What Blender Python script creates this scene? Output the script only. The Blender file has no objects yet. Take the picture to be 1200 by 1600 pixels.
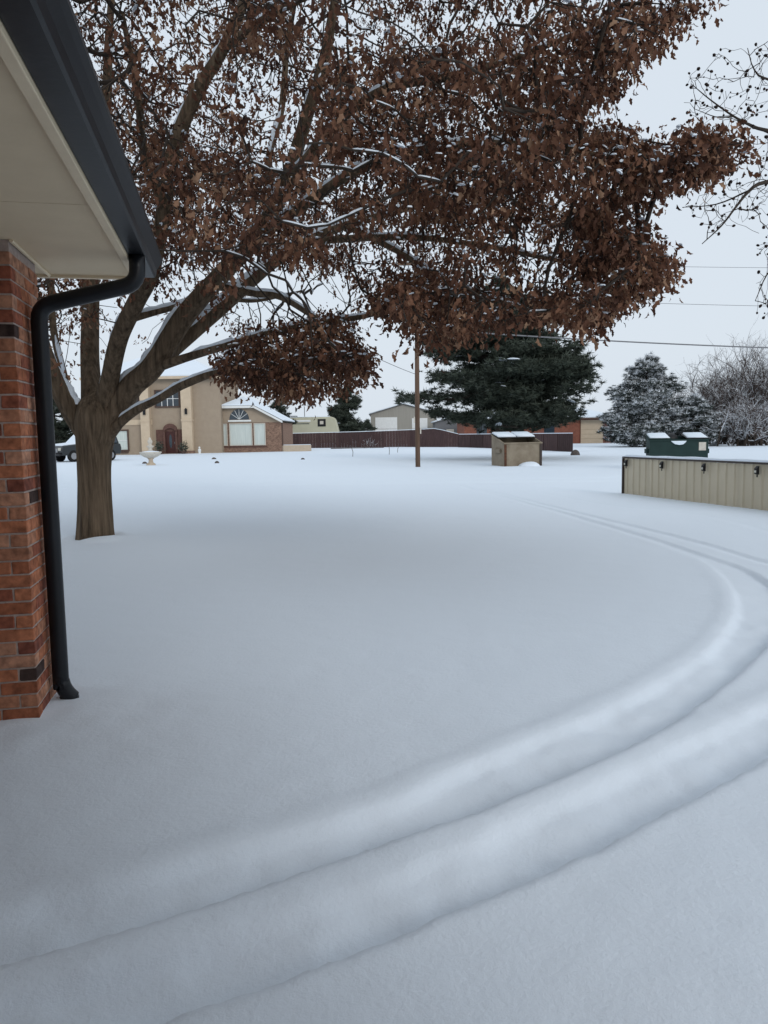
import bpy, bmesh, math, random
import numpy as np
from mathutils import Vector, kdtree, noise as mnoise

# ------------------------------------------------------------------ camera, sky, sun, exposure
scene = bpy.context.scene
col = scene.collection
F = 1200.0; PITCH = math.atan(123/1200.0); ROLL = 0.016; H = 1.6
_fw = np.array([0, math.cos(PITCH), -math.sin(PITCH)]); _r0 = np.array([1.0, 0, 0]); _u0 = np.cross(_r0, _fw)
_R = math.cos(ROLL)*_r0 - math.sin(ROLL)*_u0; _U = math.sin(ROLL)*_r0 + math.cos(ROLL)*_u0
EYE = np.array([0, 0, H])
cd = bpy.data.cameras.new('camera'); cam = bpy.data.objects.new('camera', cd); col.objects.link(cam)
from mathutils import Matrix
M4 = Matrix.Identity(4)
for i in range(3):
    M4[i][0] = _R[i]; M4[i][1] = _U[i]; M4[i][2] = -_fw[i]; M4[i][3] = EYE[i]
cam.matrix_world = M4
cd.sensor_fit = 'VERTICAL'; cd.sensor_height = 36.0; cd.lens = F*36/1600.0
cd.clip_start = 0.05; cd.clip_end = 5000
scene.camera = cam
scene.view_settings.view_transform = 'Standard'; scene.view_settings.look = 'None'
scene.view_settings.exposure = 0.0; scene.view_settings.gamma = 1.0
SUN_EL, SUN_AZ = math.radians(24), math.radians(148)      # azimuth from +Y towards +X
w = bpy.data.worlds.new('World'); scene.world = w; w.use_nodes = True
nt = w.node_tree; bg = nt.nodes['Background']
sky = nt.nodes.new('ShaderNodeTexSky'); sky.sky_type = 'NISHITA'; sky.sun_disc = False
sky.sun_elevation = SUN_EL; sky.sun_rotation = SUN_AZ; sky.dust_density = 4
mx = nt.nodes.new('ShaderNodeMix'); mx.data_type = 'RGBA'; mx.inputs[0].default_value = 0.93
mx.inputs[7].default_value = (6.65, 7.35, 8.1, 1)        # the closed layer of cloud
nt.links.new(sky.outputs[0], mx.inputs[6]); nt.links.new(mx.outputs[2], bg.inputs[0])
bg.inputs[1].default_value = 0.111
sd = bpy.data.lights.new('sun', 'SUN'); sd.energy = 0.8; sd.angle = math.radians(20); sd.color = (1, .985, .96)
so = bpy.data.objects.new('sun', sd); col.objects.link(so)
_sv = Vector((math.sin(SUN_AZ)*math.cos(SUN_EL), math.cos(SUN_AZ)*math.cos(SUN_EL), math.sin(SUN_EL)))
so.rotation_euler = _sv.to_track_quat('Z', 'Y').to_euler(); so.location = (20, 20, 30)

# ------------------------------------------------------------------ helpers
rng = np.random.default_rng(7); random.seed(7)
def ray(px, py): return _fw + _R*((px-600)/F) + _U*((800-py)/F)
def at(px, py, Y):
    d = ray(px, py); return EYE + d*(Y/d[1])
def gz(px, py, z=0.0):
    d = ray(px, py); return EYE + d*((z-H)/d[2])
def projn(P):
    q = P-EYE; ww = q@_fw
    return 600+F*(q@_R)/ww, 800-F*(q@_U)/ww, ww

class MB:
    def __init__(s): s.v = []; s.f = []
    def add(s, vs, fs):
        o = len(s.v); s.v += [tuple(map(float, p)) for p in vs]; s.f += [tuple(i+o for i in f) for f in fs]; return s
    def box(s, x0, x1, y0, y1, z0, z1):
        return s.add([(x0,y0,z0),(x1,y0,z0),(x1,y1,z0),(x0,y1,z0),(x0,y0,z1),(x1,y0,z1),(x1,y1,z1),(x0,y1,z1)],
                     [(3,2,1,0),(4,5,6,7),(0,1,5,4),(1,2,6,5),(2,3,7,6),(3,0,4,7)])
    def prism_y(s, pts, y0, y1):            # polygon in xz (counter-clockwise seen from -y), extruded along y
        n = len(pts)
        return s.add([(x,y0,z) for x,z in pts]+[(x,y1,z) for x,z in pts],
                     [tuple(range(n)), tuple(range(2*n-1,n-1,-1))]+[((i+1)%n, i, i+n, (i+1)%n+n) for i in range(n)])
    def prism_x(s, pts, x0, x1):            # polygon in yz
        n = len(pts)
        return s.add([(x0,y,z) for y,z in pts]+[(x1,y,z) for y,z in pts],
                     [tuple(range(n-1,-1,-1)), tuple(range(n,2*n))]+[(i, (i+1)%n, (i+1)%n+n, i+n) for i in range(n)])
    def tube(s, path, rad, n=8, caps=True, jit=0.0):
        P = [np.array(p, float) for p in path]; m = len(P)
        if not hasattr(rad, '__len__'): rad = [rad]*m
        o = len(s.v); prev = None
        for i in range(m):
            t = P[min(i+1, m-1)]-P[max(i-1, 0)]; t /= (np.linalg.norm(t)+1e-9)
            if prev is None:
                a = np.array([0,0,1.0]) if abs(t[2]) < .9 else np.array([1.0,0,0])
                e = np.cross(t, a)
            else: e = prev - t*(prev@t)
            e /= (np.linalg.norm(e)+1e-9); prev = e; b = np.cross(t, e)
            for k in range(n):
                an = 2*math.pi*k/n; r = rad[i]*(1+jit*(random.random()-.5))
                s.v.append(tuple(P[i]+e*math.cos(an)*r+b*math.sin(an)*r))
        for i in range(m-1):
            for k in range(n):
                s.f.append((o+i*n+k, o+i*n+(k+1)%n, o+(i+1)*n+(k+1)%n, o+(i+1)*n+k))
        if caps:
            s.f.append(tuple(o+k for k in range(n-1,-1,-1))); s.f.append(tuple(o+(m-1)*n+k for k in range(n)))
        return s
    def lathe(s, prof, c=(0,0,0), n=20):
        o = len(s.v)
        for r, z in prof:
            for k in range(n):
                a = 2*math.pi*k/n; s.v.append((c[0]+r*math.cos(a), c[1]+r*math.sin(a), c[2]+z))
        for i in range(len(prof)-1):
            for k in range(n):
                s.f.append((o+i*n+k, o+i*n+(k+1)%n, o+(i+1)*n+(k+1)%n, o+(i+1)*n+k))
        s.f.append(tuple(o+k for k in range(n-1,-1,-1))); s.f.append(tuple(o+(len(prof)-1)*n+k for k in range(n)))
        return s
    def lump(s, c, r, h, n=9, seed=0):      # a low rounded heap
        rs = random.Random(seed); o = len(s.v); rings = 5
        ph = [rs.uniform(.75, 1.2) for _ in range(n)]
        for i in range(rings):
            t = i/rings
            for k in range(n):
                a = 2*math.pi*k/n; q = r*math.cos(t*math.pi/2)*ph[k]
                s.v.append((c[0]+q*math.cos(a), c[1]+q*math.sin(a), c[2]+h*math.sin(t*math.pi/2)))
        s.v.append((c[0], c[1], c[2]+h))
        for i in range(rings-1):
            for k in range(n): s.f.append((o+i*n+k, o+i*n+(k+1)%n, o+(i+1)*n+(k+1)%n, o+(i+1)*n+k))
        for k in range(n): s.f.append((o+(rings-1)*n+k, o+(rings-1)*n+(k+1)%n, o+rings*n))
        return s
    def mesh(s, name, m=None, smooth=False):
        me = bpy.data.meshes.new(name); me.from_pydata(s.v, [], s.f); me.update()
        if m: me.materials.append(m)
        if smooth: me.shade_smooth()
        return me
    def build(s, name, m, parent=None, smooth=False, bevel=0.0, **kw):
        o = bpy.data.objects.new(name, s.mesh(name, m, smooth)); col.objects.link(o); o.parent = parent
        if bevel:
            b = o.modifiers.new('bevel', 'BEVEL'); b.width = bevel; b.segments = 2; b.limit_method = 'ANGLE'
        for k, v in kw.items(): o[k] = v
        return o
def fastmesh(name, V, Fa, m, parent=None, smooth=False, attr=None, **kw):
    """V (n,3), Fa (k,3|4) arrays -> object."""
    V = np.asarray(V, np.float32); Fa = np.asarray(Fa, np.int32)
    me = bpy.data.meshes.new(name); k = Fa.shape[1]
    me.vertices.add(len(V)); me.vertices.foreach_set('co', V.ravel())
    me.loops.add(Fa.size); me.loops.foreach_set('vertex_index', Fa.ravel())
    me.polygons.add(len(Fa)); me.polygons.foreach_set('loop_start', np.arange(0, Fa.size, k, dtype=np.int32))
    if attr is not None:
        a = me.attributes.new('tint', 'FLOAT', 'POINT'); a.data.foreach_set('value', np.asarray(attr, np.float32))
    me.update(calc_edges=True); me.validate()
    if smooth: me.shade_smooth()
    if m: me.materials.append(m)
    o = bpy.data.objects.new(name, me); col.objects.link(o); o.parent = parent
    for kk, v in kw.items(): o[kk] = v
    return o
def thing(name, label, cat, loc=(0,0,0), rz=0.0, group=None):
    o = bpy.data.objects.new(name, None); col.objects.link(o); o.empty_display_size = .2
    o.location = tuple(map(float, loc)); o.rotation_euler = (0, 0, rz); o['label'] = label; o['category'] = cat
    if group: o['group'] = group
    return o
def tag(o, label, cat, group=None):
    o['label'] = label; o['category'] = cat
    if group: o['group'] = group
    return o

# ------------------------------------------------------------------ materials
def mat(name, c, rough=.8, c2=None, scale=8.0, bump=0.0, bscale=None, stretch=(1,1,1), spec=.3, metal=0.0, rand=0.0, detail=5.0):
    m = bpy.data.materials.new(name); m.use_nodes = True; n = m.node_tree; b = n.nodes['Principled BSDF']
    b.inputs['Roughness'].default_value = rough; b.inputs['Metallic'].default_value = metal
    b.inputs['Specular IOR Level'].default_value = spec
    tc = n.nodes.new('ShaderNodeTexCoord'); mp = n.nodes.new('ShaderNodeMapping'); mp.inputs['Scale'].default_value = stretch
    n.links.new(tc.outputs['Object'], mp.inputs[0])
    nz = n.nodes.new('ShaderNodeTexNoise'); nz.inputs['Scale'].default_value = scale; nz.inputs['Detail'].default_value = detail
    nz.inputs['Roughness'].default_value = .62
    n.links.new(mp.outputs[0], nz.inputs[0])
    if c2 is None: c2 = tuple(x*.78 for x in c)
    cr = n.nodes.new('ShaderNodeValToRGB'); cr.color_ramp.elements[0].position = .32; cr.color_ramp.elements[1].position = .68
    cr.color_ramp.elements[0].color = (*c2, 1); cr.color_ramp.elements[1].color = (*c, 1)
    n.links.new(nz.outputs[0], cr.inputs[0]); out = cr.outputs[0]
    if rand:
        oi = n.nodes.new('ShaderNodeObjectInfo'); hs = n.nodes.new('ShaderNodeHueSaturation')
        mr = n.nodes.new('ShaderNodeMapRange'); mr.inputs[3].default_value = 1-rand; mr.inputs[4].default_value = 1+rand
        n.links.new(oi.outputs['Random'], mr.inputs[0]); n.links.new(mr.outputs[0], hs.inputs['Value'])
        n.links.new(out, hs.inputs['Color']); out = hs.outputs[0]
    n.links.new(out, b.inputs['Base Color'])
    if bump:
        bp = n.nodes.new('ShaderNodeBump'); bp.inputs['Strength'].default_value = bump; bp.inputs['Distance'].default_value = .01
        nb = n.nodes.new('ShaderNodeTexNoise'); nb.inputs['Scale'].default_value = bscale or scale*3; nb.inputs['Detail'].default_value = 6
        n.links.new(mp.outputs[0], nb.inputs[0]); n.links.new(nb.outputs[0], bp.inputs['Height']); n.links.new(bp.outputs[0], b.inputs['Normal'])
    return m
def brickmat(name, cols):
    m = bpy.data.materials.new(name); m.use_nodes = True; n = m.node_tree; b = n.nodes['Principled BSDF']
    b.inputs['Roughness'].default_value = .9; b.inputs['Specular IOR Level'].default_value = .2
    oi = n.nodes.new('ShaderNodeObjectInfo'); cr = n.nodes.new('ShaderNodeValToRGB'); cr.color_ramp.interpolation = 'CONSTANT'
    while len(cr.color_ramp.elements) < len(cols): cr.color_ramp.elements.new(.5)
    for i, (p, c) in enumerate(cols): cr.color_ramp.elements[i].position = p; cr.color_ramp.elements[i].color = (*c, 1)
    n.links.new(oi.outputs['Random'], cr.inputs[0])
    tc = n.nodes.new('ShaderNodeTexCoord'); ad = n.nodes.new('ShaderNodeVectorMath'); ad.operation = 'ADD'
    n.links.new(tc.outputs['Object'], ad.inputs[0]); n.links.new(oi.outputs['Location'], ad.inputs[1])
    nz = n.nodes.new('ShaderNodeTexNoise'); nz.inputs['Scale'].default_value = 22; nz.inputs['Detail'].default_value = 8
    n.links.new(ad.outputs[0], nz.inputs[0])
    r2 = n.nodes.new('ShaderNodeValToRGB'); r2.color_ramp.elements[0].position = .3; r2.color_ramp.elements[1].position = .7
    r2.color_ramp.elements[0].color = (.45,.42,.42,1); r2.color_ramp.elements[1].color = (1.25,1.2,1.15,1)
    n.links.new(nz.outputs[0], r2.inputs[0])
    mu = n.nodes.new('ShaderNodeMix'); mu.data_type = 'RGBA'; mu.blend_type = 'MULTIPLY'; mu.inputs[0].default_value = .9
    n.links.new(cr.outputs[0], mu.inputs[6]); n.links.new(r2.outputs[0], mu.inputs[7]); n.links.new(mu.outputs[2], b.inputs['Base Color'])
    bp = n.nodes.new('ShaderNodeBump'); bp.inputs['Strength'].default_value = .6; bp.inputs['Distance'].default_value = .008
    n.links.new(nz.outputs[0], bp.inputs['Height']); n.links.new(bp.outputs[0], b.inputs['Normal'])
    return m
def snowmat():
    m = bpy.data.materials.new('snow'); m.use_nodes = True; n = m.node_tree; b = n.nodes['Principled BSDF']
    b.inputs['Roughness'].default_value = .75; b.inputs['Specular IOR Level'].default_value = .15
    b.inputs['Base Color'].default_value = (.765, .83, .90, 1)
    tc = n.nodes.new('ShaderNodeTexCoord')
    n1 = n.nodes.new('ShaderNodeTexNoise'); n1.inputs['Scale'].default_value = 38; n1.inputs['Detail'].default_value = 6; n1.inputs['Roughness'].default_value = .7
    n2 = n.nodes.new('ShaderNodeTexNoise'); n2.inputs['Scale'].default_value = 3.0; n2.inputs['Detail'].default_value = 4
    n.links.new(tc.outputs['Object'], n1.inputs[0]); n.links.new(tc.outputs['Object'], n2.inputs[0])
    b1 = n.nodes.new('ShaderNodeBump'); b1.inputs['Strength'].default_value = .62; b1.inputs['Distance'].default_value = .0065
    b2 = n.nodes.new('ShaderNodeBump'); b2.inputs['Strength'].default_value = .35; b2.inputs['Distance'].default_value = .03
    n.links.new(n1.outputs[0], b1.inputs['Height']); n.links.new(n2.outputs[0], b2.inputs['Height'])
    n.links.new(b2.outputs[0], b1.inputs['Normal']); n.links.new(b1.outputs[0], b.inputs['Normal'])
    return m
def tintmat(name, ramp, rough=.8, trans=0.0):
    m = bpy.data.materials.new(name); m.use_nodes = True; n = m.node_tree; b = n.nodes['Principled BSDF']
    b.inputs['Roughness'].default_value = rough; b.inputs['Specular IOR Level'].default_value = .25
    a = n.nodes.new('ShaderNodeAttribute'); a.attribute_name = 'tint'
    cr = n.nodes.new('ShaderNodeValToRGB')
    while len(cr.color_ramp.elements) < len(ramp): cr.color_ramp.elements.new(.5)
    for i, (p, c) in enumerate(ramp): cr.color_ramp.elements[i].position = p; cr.color_ramp.elements[i].color = (*c, 1)
    n.links.new(a.outputs['Fac'], cr.inputs[0]); n.links.new(cr.outputs[0], b.inputs['Base Color'])
    if trans:
        tr = n.nodes.new('ShaderNodeBsdfTranslucent'); ms = n.nodes.new('ShaderNodeMixShader'); ms.inputs[0].default_value = trans
        n.links.new(cr.outputs[0], tr.inputs[0]); n.links.new(b.outputs[0], ms.inputs[1]); n.links.new(tr.outputs[0], ms.inputs[2])
        n.links.new(ms.outputs[0], n.nodes['Material Output'].inputs[0])
    return m
def barkmat(name, c, c2):
    m = mat(name, c, .95, c2, scale=17, bump=1.0, bscale=20, stretch=(1,1,.07), spec=.1, detail=9)
    for nd in m.node_tree.nodes:
        if nd.type == 'BUMP': nd.inputs['Distance'].default_value = .045
    return m
M = dict(
 snow=snowmat(), mortar=mat('mortar', (.44,.36,.32), .95, (.34,.27,.24), 30, .5),
 soffit=mat('soffit_paint', (.68,.56,.39), .7, (.63,.515,.355), 3, .08, 40), trim=mat('trim_paint', (.74,.62,.44), .6, (.68,.565,.4), 5),
 black=mat('black_gutter', (.010,.0115,.015), .38, (.007,.008,.010), 9, .05, 30, spec=.26), 
 shingle=mat('shingle', (.09,.085,.08), .95, (.05,.05,.05), 14, .6),
 bark=barkmat('bark', (.18,.132,.09), (.05,.037,.026)), twig=mat('twig_bark', (.06,.046,.036), .95, (.03,.023,.018), 6),
 stucco=mat('stucco', (.37,.295,.22), .95, (.33,.26,.195), 2.2, .3, 30), stucco2=mat('stucco_light', (.60,.48,.35), .95, (.54,.43,.31), 2.5, .3, 30),
 fbrick=mat('house_brick', (.33,.21,.15), .95, (.14,.085,.065), 6.5, .5, 9, stretch=(1,1,2.2), detail=2),
 dbrick=mat('entry_brick', (.15,.08,.065), .95, (.09,.05,.04), 7, .5, 9), brown=mat('brown_trim', (.10,.06,.045), .7, (.08,.05,.04), 5),
 door=mat('door_wood', (.07,.022,.018), .45, (.05,.017,.014), 6), white=mat('white_paint', (.78,.78,.76), .6, (.70,.70,.68), 4),
 curtain=mat('curtain', (.62,.66,.62), .9, (.50,.55,.52), 1.6, stretch=(9,1,.5)), glass=mat('dark_glass', (.03,.045,.06), .12, (.02,.03,.04), 2, spec=.7),
 fence=mat('fence_wood', (.085,.05,.047), .9, (.05,.031,.031), 3, .4, 20, stretch=(3,3,.4), rand=.22),
 metal=mat('tan_metal', (.60,.525,.395), .6, (.54,.47,.35), 1.2, .05, 6, rand=.04), cap=mat('dark_cap', (.055,.04,.035), .5),
 tan=mat('dumpster_tan', (.27,.225,.165), .7, (.19,.15,.105), 2.5, .2, 9), rust=mat('rust', (.12,.05,.025), .9, (.06,.03,.02), 8),
 green=mat('dumpster_green', (.017,.040,.036), .7, (.012,.030,.027), 2.5, .2, 9), blackp=mat('black_plastic', (.012,.012,.014), .5),
 pole=mat('pole_wood', (.17,.105,.07), .95, (.085,.055,.04), 5, .7, 20, stretch=(1,1,.1)), wire=mat('wire', (.20,.20,.21), .7),
 rv=mat('rv_cream', (.50,.48,.36), .5, (.45,.43,.32), 1.2), rvs=mat('rv_stripe', (.14,.15,.13), .5), 
 barn=mat('barn_metal', (.33,.31,.27), .7, (.29,.27,.235), 1, stretch=(6,6,.3)), grey=mat('grey_siding', (.17,.17,.175), .8),
 rbrick=mat('red_brick', (.26,.10,.065), .95, (.17,.065,.045), 3, .3), planter=mat('planter_stone', (.55,.45,.34), .95, (.47,.38,.29), 4),
 stone=mat('stone', (.62,.57,.49), .9, (.5,.46,.4), 8, .4), paint=mat('car_paint', (.02,.024,.026), .3, spec=.6), tyre=mat('tyre', (.012,.012,.012), .9),
 rim=mat('rim', (.35,.35,.36), .4, metal=.7), lamp=mat('lamp_lens', (.6,.58,.5), .3), rock=mat('rock', (.13,.11,.10), .95, (.07,.06,.055), 8, .5),
 leaf=tintmat('dry_leaf', [(0,(.040,.019,.013)),(.4,(.12,.054,.033)),(.75,(.215,.105,.062)),(1,(.33,.20,.125))], .75, .25),
 needle=tintmat('needles', [(0,(.022,.029,.021)),(.55,(.064,.078,.058)),(.8,(.115,.13,.105)),(.82,(.6,.63,.66)),(1,(.8,.83,.86))], .8),
 frost=tintmat('snowy_needles', [(0,(.03,.04,.034)),(.4,(.085,.098,.09)),(.52,(.13,.14,.135)),(.54,(.55,.57,.6)),(1,(.8,.83,.86))], .8),
 brush=tintmat('brush_twigs', [(0,(.045,.034,.031)),(.6,(.10,.076,.068)),(.86,(.15,.118,.105)),(.88,(.6,.62,.66)),(1,(.8,.83,.86))], .9),
 pod=tintmat('curled_leaf', [(0,(.012,.008,.007)),(1,(.045,.026,.02))], .9),
)
SNOW = M['snow']

# ------------------------------------------------------------------ snow-covered ground (one sheet to the horizon)
def smooth(e0, e1, x):
    t = np.clip((x-e0)/(e1-e0+1e-9), 0, 1); return t*t*(3-2*t)
def vnoise(x, y, s, seed):
    """smooth value noise"""
    x = x/s; y = y/s; xi = np.floor(x).astype(np.int64); yi = np.floor(y).astype(np.int64); fx = x-xi; fy = y-yi
    fx = fx*fx*(3-2*fx); fy = fy*fy*(3-2*fy)
    def hsh(a, b):
        n = (a*374761393+b*668265263+seed*982451653) & 0x7fffffff
        n = ((n ^ (n >> 13))*1274126177) & 0x7fffffff
        return (n & 0xffff)/65535.0
    return (hsh(xi,yi)*(1-fx)+hsh(xi+1,yi)*fx)*(1-fy)+(hsh(xi,yi+1)*(1-fx)+hsh(xi+1,yi+1)*fx)*fy
def catmull(P, n):
    P = np.array(P, float); P = np.vstack([2*P[0]-P[1], P, 2*P[-1]-P[-2]]); out = []
    for i in range(1, len(P)-2):
        for t in np.linspace(0, 1, n, endpoint=False):
            out.append(.5*((2*P[i])+(-P[i-1]+P[i+1])*t+(2*P[i-1]-5*P[i]+4*P[i+1]-P[i+2])*t*t+(-P[i-1]+3*P[i]-3*P[i+1]+P[i+2])*t**3))
    out.append(P[-2]); return np.array(out)
def rut(pairs, n=14):
    A = np.array([gz(*p[0])[:2] for p in pairs]); B = np.array([gz(*p[1])[:2] for p in pairs])
    c = (A+B)/2; hw = np.clip(np.linalg.norm(A-B, axis=1)/2, .09, .26); hw = np.where(c[:,1] > 8.5, np.clip(hw, .10, .12), hw)
    return catmull(np.column_stack([c, hw]), n)
RUT1 = rut([((-150,1470),(-140,1556)),((0,1427),(30,1508)),((300,1335),(345,1408)),((600,1247),(640,1306)),((750,1185),(800,1245)),((950,1105),(1000,1152)),
            ((1100,1025),(1150,1048)),((1152,950),(1222,968)),((1140,902),(1196,915)),((1060,862),(1100,864)),((905,815),(920,808)),((745,770),(760,765)),((640,750),(660,748)),((400,744),(400,742))])
RUT2 = rut([((-200,1610),(-100,1720)),((0,1552),(100,1650)),((200,1495),(300,1573)),((400,1430),(470,1519)),((600,1358),(660,1446)),((850,1255),(920,1330)),((1100,1142),(1180,1192)),
            ((1300,1045),(1400,1065)),((1390,965),(1470,965)),((1330,912),(1390,905)),((1200,882),(1210,878)),((1075,847),(1085,843)),((900,803),(908,800)),((745,766),(752,763)),((600,745),(606,743))])
RUT3 = rut([((1330,862),(1340,858)),((1200,832),(1206,829)),((1100,806),(1104,804)),((950,789),(955,787)),((875,776),(879,774)),((760,757),(764,756))])
STREET = [catmull([(-60,y0,.2),(-20,y0+.6,.2),(0,y0+.2,.2),(14,y0-.6,.2),(60,y0-1,.2)], 20) for y0 in (24.5, 26.3, 30.5)]
def ground_z(x, y):
    x = np.asarray(x, float); y = np.asarray(y, float)
    d = np.hypot(x, y)
    z = (vnoise(x,y,6,1)-.5)*.05*smooth(5,20,d)+(vnoise(x,y,1.7,2)-.5)*.016+(vnoise(x,y,.55,5)-.5)*.008+(vnoise(x,y,.13,6)-.5)*.004*(1-smooth(5,9,d))
    z += (vnoise(x,y,25,3)-.5)*.22*smooth(30,90,d)
    wm = smooth(22,40,d); z += wm*(vnoise(x,y*2.5,1.6,8)-.5)*.03
    for R, dep, soft in ((RUT1,.074,.05),(RUT2,.078,.055),(RUT3,.03,.10)):
        lo = R[:,:2].min(0)-.8; hi = R[:,:2].max(0)+.8
        idx = np.where((x>lo[0])&(x<hi[0])&(y>lo[1])&(y<hi[1]))[0]
        for ch in np.array_split(idx, max(1, len(idx)//4000)):
            if not len(ch): continue
            D = np.hypot(x[ch][:,None]-R[None,:,0], y[ch][:,None]-R[None,:,1]); k = D.argmin(1); k = np.clip(k, 1, len(R)-2)
            t = R[k+1,:2]-R[k-1,:2]; t /= np.linalg.norm(t, axis=1)[:,None]+1e-9
            sx = x[ch]-R[k,0]; sy = y[ch]-R[k,1]; side = t[:,0]*sy-t[:,1]*sx      # signed offset, + = inside of the turn
            hw = R[k,2]*np.where(side > 0, .84, .92)+(vnoise(x[ch],y[ch],.63,12)-.5)*.022+(vnoise(x[ch],y[ch],.17,13)-.5)*.02+(vnoise(x[ch],y[ch],.07,14)-.5)*.014; along = np.abs(t[:,0]*sx+t[:,1]*sy)
            ok = along < .5
            prof = np.where(side > 0, 1-smooth(hw-soft, hw+.012, side), 1-smooth(hw-.045, hw+.012, -side))
            floor_ = .75+.35*np.clip(-side/(hw+.01), -1, 1)                         # deeper towards the outer wall
            fade = 1-.2*smooth(13, 24, y[ch])-.66*smooth(6.6,9.2,y[ch])
            dz = -dep*prof*floor_+prof*(vnoise(x[ch],y[ch],.24,21)-.5)*.03*(1-.85*smooth(6,10,y[ch]))
            dz += prof*(vnoise(x[ch],y[ch],.085,22)-.5)*.012*(1-smooth(5,8,y[ch])); dz += .004*np.exp(-((-side-hw-.05)/.06)**2)+.010*np.exp(-((side-hw-.09)/.07)**2)
            z[ch] += np.where(ok, dz*np.clip(fade,0,1), 0)
    for S in STREET:
        yc = np.interp(x, S[:,0], S[:,1]); z -= .05*np.exp(-((y-yc)/.22)**2)
    return z
def gsub(a, b, step0, grow, far):
    xs = list(np.arange(a, b, step0)); s = step0; x = xs[-1]
    while x < far: s *= grow; x += s; xs.append(x)
    return xs
xr = gsub(-2.6, 5.6, .033, 1.05, 900); s = .033; x = -2.6; xl = []
while x > -900: s *= 1.05; x -= s; xl.append(x)
GX = np.array(xl[::-1]+xr)
yr = list(np.arange(1.2, 7.5, .033)); yr += gsub(yr[-1]+.045, 21, .062, 1.04, 1500); s = .033; y = 1.2; yl = []
while y > -200: s *= 1.15; y -= s; yl.append(y)
GY = np.array(yl[::-1]+yr)
XX, YY = np.meshgrid(GX, GY); GZ = ground_z(XX.ravel(), YY.ravel())
TREE = gz(150, 846)[:2]
C0 = gz(62, 1128)
def mound(cx, cy, r, h):
    global GZ
    GZ = GZ + h*np.exp(-((XX.ravel()-cx)**2+(YY.ravel()-cy)**2)/(r*r))
mound(TREE[0]+.3, TREE[1]-.1, .8, .05); mound(C0[0]-.2, C0[1]+.1, .55, .03); GZ = GZ+.016*np.exp(-((XX.ravel()-C0[0])**2+(YY.ravel()-C0[1])**2)/.5)*(vnoise(XX.ravel(),YY.ravel(),.16,31)-.35)
_rt = np.hypot(XX.ravel()-TREE[0], YY.ravel()-TREE[1]); GZ = GZ+(.075*vnoise(XX.ravel(),YY.ravel(),.22,41)+.01)*np.exp(-((_rt-.40)/.17)**2)
nx, ny = len(GX), len(GY)
ii = (np.arange(ny-1)[:,None]*nx+np.arange(nx-1)[None,:]).ravel()
ground = fastmesh('snow_ground', np.column_stack([XX.ravel(), YY.ravel(), GZ]), np.column_stack([ii, ii+1, ii+nx+1, ii+nx]), SNOW, smooth=True)
ground['kind'] = 'structure'; ground['label'] = 'smooth snow with curving wheel ruts'

# ------------------------------------------------------------------ the house on the left: brick pier, soffit, gutter, downspout
TH = math.radians(11.5); UD = np.array([-math.sin(TH), math.cos(TH), 0]); VD = np.array([-UD[1], UD[0], 0])
# local frame of the house: x = right (= -v), y = away from the camera (= u)
house = thing('brick_house', 'near house corner with red brick pier, cream soffit and black gutter', 'house', (C0[0], C0[1], 0), TH)
SZ = 2.66
PW, PD = .61, .60
core = MB().box(-PW+.006, -.006, .006, PD-.006, -.2, SZ).build('pier', M['mortar'], house)
BM = brickmat('red_brick_pier', [(0,(.35,.13,.07)),(.2,(.44,.175,.095)),(.42,(.29,.10,.062)),(.58,(.41,.195,.12)),(.74,(.22,.078,.054)),(.83,(.47,.25,.165)),(.955,(.06,.04,.036))])
def brickmesh(L, D, Hh, seed):
    bm = bmesh.new(); bmesh.ops.create_cube(bm, size=1)
    for v in bm.verts: v.co.x *= L; v.co.y *= D; v.co.z *= Hh
    bmesh.ops.bevel(bm, geom=list(bm.edges), offset=.004, segments=1, affect='EDGES')
    rs = random.Random(seed)
    for v in bm.verts: v.co += Vector((rs.uniform(-.0016,.0016), rs.uniform(-.002,.002), rs.uniform(-.0016,.0016)))
    me = bpy.data.meshes.new('brick'); bm.to_mesh(me); bm.free(); me.materials.append(BM); return me
CH, JT = .0762, .010; BL = .2033-JT; BD = .09
full = [brickmesh(BL, BD, CH-JT, i) for i in range(3)]; half = [brickmesh(BD, BD, CH-JT, 10+i) for i in range(3)]
def addbrick(ms, x, y, z, turn):
    o = bpy.data.objects.new('brick', random.choice(ms)); col.objects.link(o); o.parent = core
    o.location = (x, y, z); o.rotation_euler = (random.uniform(-.006,.006), random.uniform(-.006,.006), (math.pi/2 if turn else 0)+random.uniform(-.005,.005))
rest = MB()
for c in range(-1, int(SZ/CH)):
    z = c*CH+CH/2+.012
    if z+CH/2 > SZ: break
    off = c % 2
    # front face (y=0, facing the camera)
    xs = [-BL/2-k*(BL+JT) for k in range(3)] if not off else [-BD-JT-BL/2-k*(BL+JT) for k in range(2)]
    for x in xs: addbrick(full, x, BD/2+random.uniform(-.002,.002), z, False)
    if off: addbrick(half, -PW+BD/2+.02, BD/2, z, False)
    # right side (x=0)
    ys = [BD+JT+BL/2+k*(BL+JT) for k in range(2)] if not off else [BL/2+k*(BL+JT) for k in range(3)]
    for y in ys: addbrick(full, -BD/2+random.uniform(-.002,.002), y, z, True)
    if not off: addbrick(half, -BD/2, PD-BD/2+.003, z, True)
    for k in range(3):                          # back and left, never seen from the front
        rest.box(-PW+.1+k*.2, -PW+.1+k*.2+BL if k < 2 else -.095, PD-.05, PD+.002, z-CH/2+JT/2, z+CH/2-JT/2)
        rest.box(-PW-.002, -PW+.05, .1+k*.165, .1+k*.165+.155, z-CH/2+JT/2, z+CH/2-JT/2)
rest.build('rear_bricks', mat('rear_brick', (.27,.1,.06), .9, (.15,.06,.04), 9), core, kind='stuff')
EX = .57                                        # eave edge (x to the right)
END = .93; U0 = -12.0
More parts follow.
